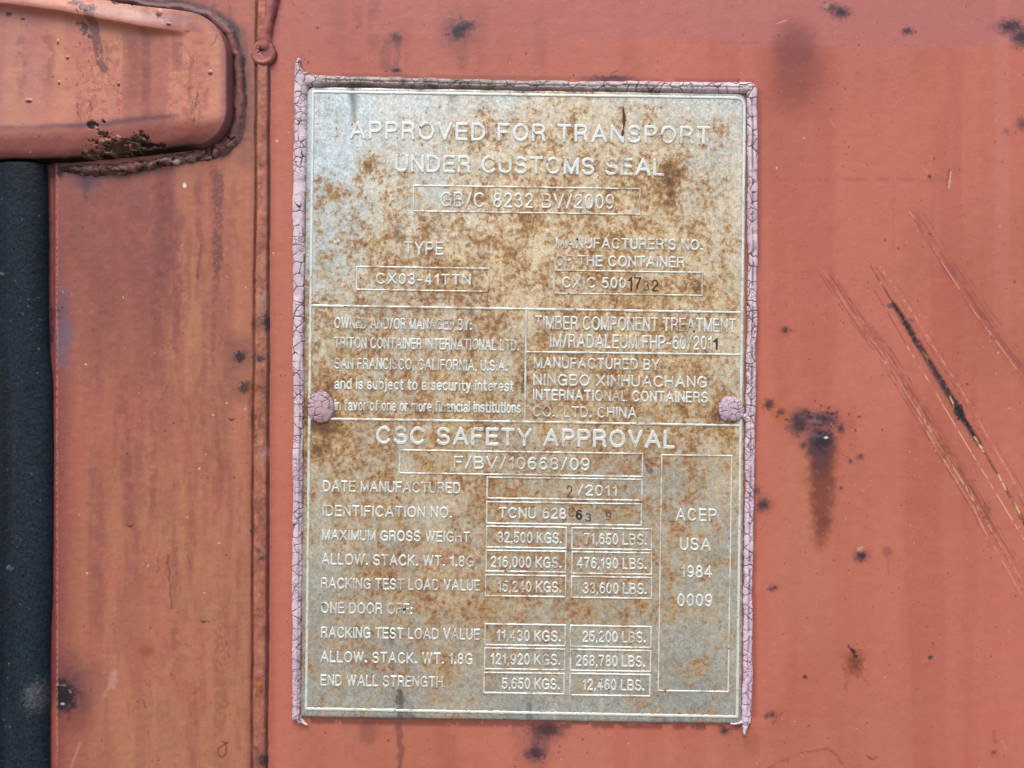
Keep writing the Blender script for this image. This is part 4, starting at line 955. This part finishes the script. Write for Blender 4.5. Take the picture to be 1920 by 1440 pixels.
left = np.minimum(np.minimum(Uj - xo, xi - Uj), np.minimum(Vj - 132, 1352 - Vj)); lw = (xi - xo) / 2
yo = np.interp(Uj, [540, 580, 750, 980, 1400, 1430], [136, 138, 142.5, 148.5, 153, 154]); yi = np.interp(Uj, [540, 600, 1000, 1390, 1430], [161, 162.5, 168.5, 175, 176])
topb = np.minimum(np.minimum(Vj - yo, yi - Vj), np.minimum(Uj - 549, 1421 - Uj))
xo2 = np.interp(Vj, [140, 300, 420, 700, 1050, 1340, 1400], [1421, 1422, 1422.5, 1419, 1414, 1411.5, 1411]); xi2 = np.interp(Vj, [140, 250, 500, 740, 1070, 1300, 1400], [1400, 1401, 1403, 1399.5, 1396, 1393, 1392])
right = np.minimum(np.minimum(xo2 - Uj, Uj - xi2), np.minimum(Vj - 153, 1362 - Vj)); rw = (xo2 - xi2) / 2
crn = 18 - np.hypot(Uj - (1421 - 18), Vj - (153.5 + 18)); out_c = (Uj > 1403) & (Vj < 171.5)
right = np.where(out_c, np.minimum(right, crn), right); topb = np.where(out_c, np.minimum(topb, crn), topb)
s1, sw1, _ = seg_d(Uj, Vj, [(563, 160), (558.5, 136), (556.5, 119), (559.5, 111)], [13, 9, 5.5, 4]); s1b, sw1b, _ = seg_d(Uj, Vj, [(560, 128), (572, 142), (590, 150)], [3, 5, 8])
s2, sw2, _ = seg_d(Uj, Vj, [(554, 1340), (560, 1353), (574, 1360)], [8, 6, 2.5]); s3, sw3, _ = seg_d(Uj, Vj, [(1402, 1335), (1401, 1356), (1396, 1378)], [9, 9, 2.5]); s4, sw4, _ = seg_d(Uj, Vj, [(1398, 1356), (1384, 1359), (1372, 1358)], [5, 3, 1.5])
s5, sw5, _ = seg_d(Uj, Vj, [(1384, 774), (1398, 782), (1404, 786)], [4, 6, 8])
def bead(d, w, H): return H * np.clip(1 - (1 - np.clip(d / w, 0, 1)) ** 2.6, 0, 1) ** .5 * (.85 + .35 * fbm(U, V, 34, 503, 3))
hh = np.maximum.reduce([bead(left, lw, 9) * (left > 0), bead(topb, np.full(U.shape, 12.), 9) * (topb > 0), bead(right, rw, 9) * (right > 0)])
for s_, w_, H in ((s1, sw1, 9), (s1b, sw1b, 7), (s2, sw2, 7), (s3, sw3, 8), (s4, sw4, 6), (s5, sw5, 10)):
    hh = np.maximum(hh, H * np.sqrt(np.clip(1 - (s_ / w_) ** 2, 0, 1)))
msk = (hh > .4)
# a tooled groove runs along the right and inner left of the bead
gx = np.interp(V, [150, 500, 1400], [1411, 1412.5, 1402]); gv = np.exp(-((U - gx) / 2.0) ** 2) * ss(170, 200, V) * (1 - ss(1330, 1345, V))
gx2 = np.interp(V, [150, 700, 1400], [573, 563.5, 558]); gv2 = np.exp(-((U - gx2) / 1.6) ** 2) * ss(620, 760, V) * (1 - ss(1330, 1345, V)) + .5 * np.exp(-((V - (yo + 11)) / 1.6) ** 2) * ss(590, 620, U) * (1 - ss(1390, 1400, U))
cv.h = hh - 3 * gv * (hh > 4) - 2.4 * gv2 * (hh > 4)
istop = (topb > left) & (topb > right)
crackle(cv, 21, 20, 31, 1.05, 2.0, S(72, 50, 56))
cv.put(full, .75 * gv * ss(.25, .55, fbm(U, V, 12, 511, 3)), S(96, 66, 74)); cv.put(full, .7 * gv2 * ss(.25, .55, fbm(U, V, 12, 512, 3)), S(96, 66, 74))
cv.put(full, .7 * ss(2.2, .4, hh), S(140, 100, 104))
dirt = np.interp(U, [560, 620, 760, 900, 1050, 1250, 1300, 1420], [.15, .75, .95, .85, .60, .32, .15, .03]) * (V < 182) * (U > 566)
cv.put(full, np.clip(dirt * (.6 + .8 * fbm(U, V, 22, 521, 4)), 0, .92), S(132, 120, 104)); cv.put(full, .7 * dirt * ss(yo + 9, yi, V), S(104, 76, 58))
for x in (660, 750, 810, 1125, 850): cv.put(full, .55 * np.exp(-((U - x) / 14) ** 2) * (V < 180) * ss(.3, .6, fbm(U, V, 12, 531, 3)), S(58, 50, 50))
cv.put(full, .4 * ss(.56, .75, fbm(U, V, 40, 541, 4)), S(190, 152, 164)); cv.put(full, .30 * (U < 600) * ss(600, 1200, V), S(216, 184, 206)); cv.put(full, .35 * (U > 1380) * ss(500, 1200, V), S(220, 190, 210))
cv.put(full, .65 * np.exp(-((xi - U - 1.5) / 2.2) ** 2) * (U < 580) * ss(.35, .6, fbm(U, V, 20, 551, 3)), S(120, 84, 66))
cv.put(full, .8 * ss(1352, 1358, V) * (U < 600), S(226, 196, 196))
sealant = patch('sealant_bead', cv, msk, M_SEAL, pl, href=8)
sealant['label'] = 'cracked lavender grey sealant bead along three edges'

def rivet(cx, cy, rx, ry, seed, tint):
    cv = Canvas(np.arange(cx - rx - 6, cx + rx + 6, .7), np.arange(cy - ry - 6, cy + ry + 6, .7), tint, .42)
    U, V = cv.U, cv.V
    q = np.hypot((U - cx) / rx, (V - cy) / ry) + .10 * (fbm(U, V, 16, 561 + seed, 3) - .5)
    dome = np.sqrt(np.clip(1 - q ** 2, 0, 1))
    cv.h = PH - .5 + 7 * dome ** .7
    crackle(cv, 14, 12, 41 + seed, .75, 1.4)
    rim = ss(.84, 1.0, q) * (.4 + .6 * ss(.4, .6, fbm(U, V, 14, 572, 3)))
    cv.put(full, .75 * rim, S(112, 76, 72)); cv.put(full, .75 * ss(.15, .8, (V - cy) / ry) * ss(.35, .6, fbm(U, V, 10, 571, 3)), S(150, 92, 80)); cv.put(full, .8 * ss(.97, 1.05, q), S(60, 46, 44))
    patch('rivet_head', cv, q < 1.06, M_SEAL, pl, href=PH + 6)
rivet(600, 764, 26, 32, 1, S(200, 164, 168)); rivet(1372, 767, 25.5, 26, 2, S(212, 186, 194))
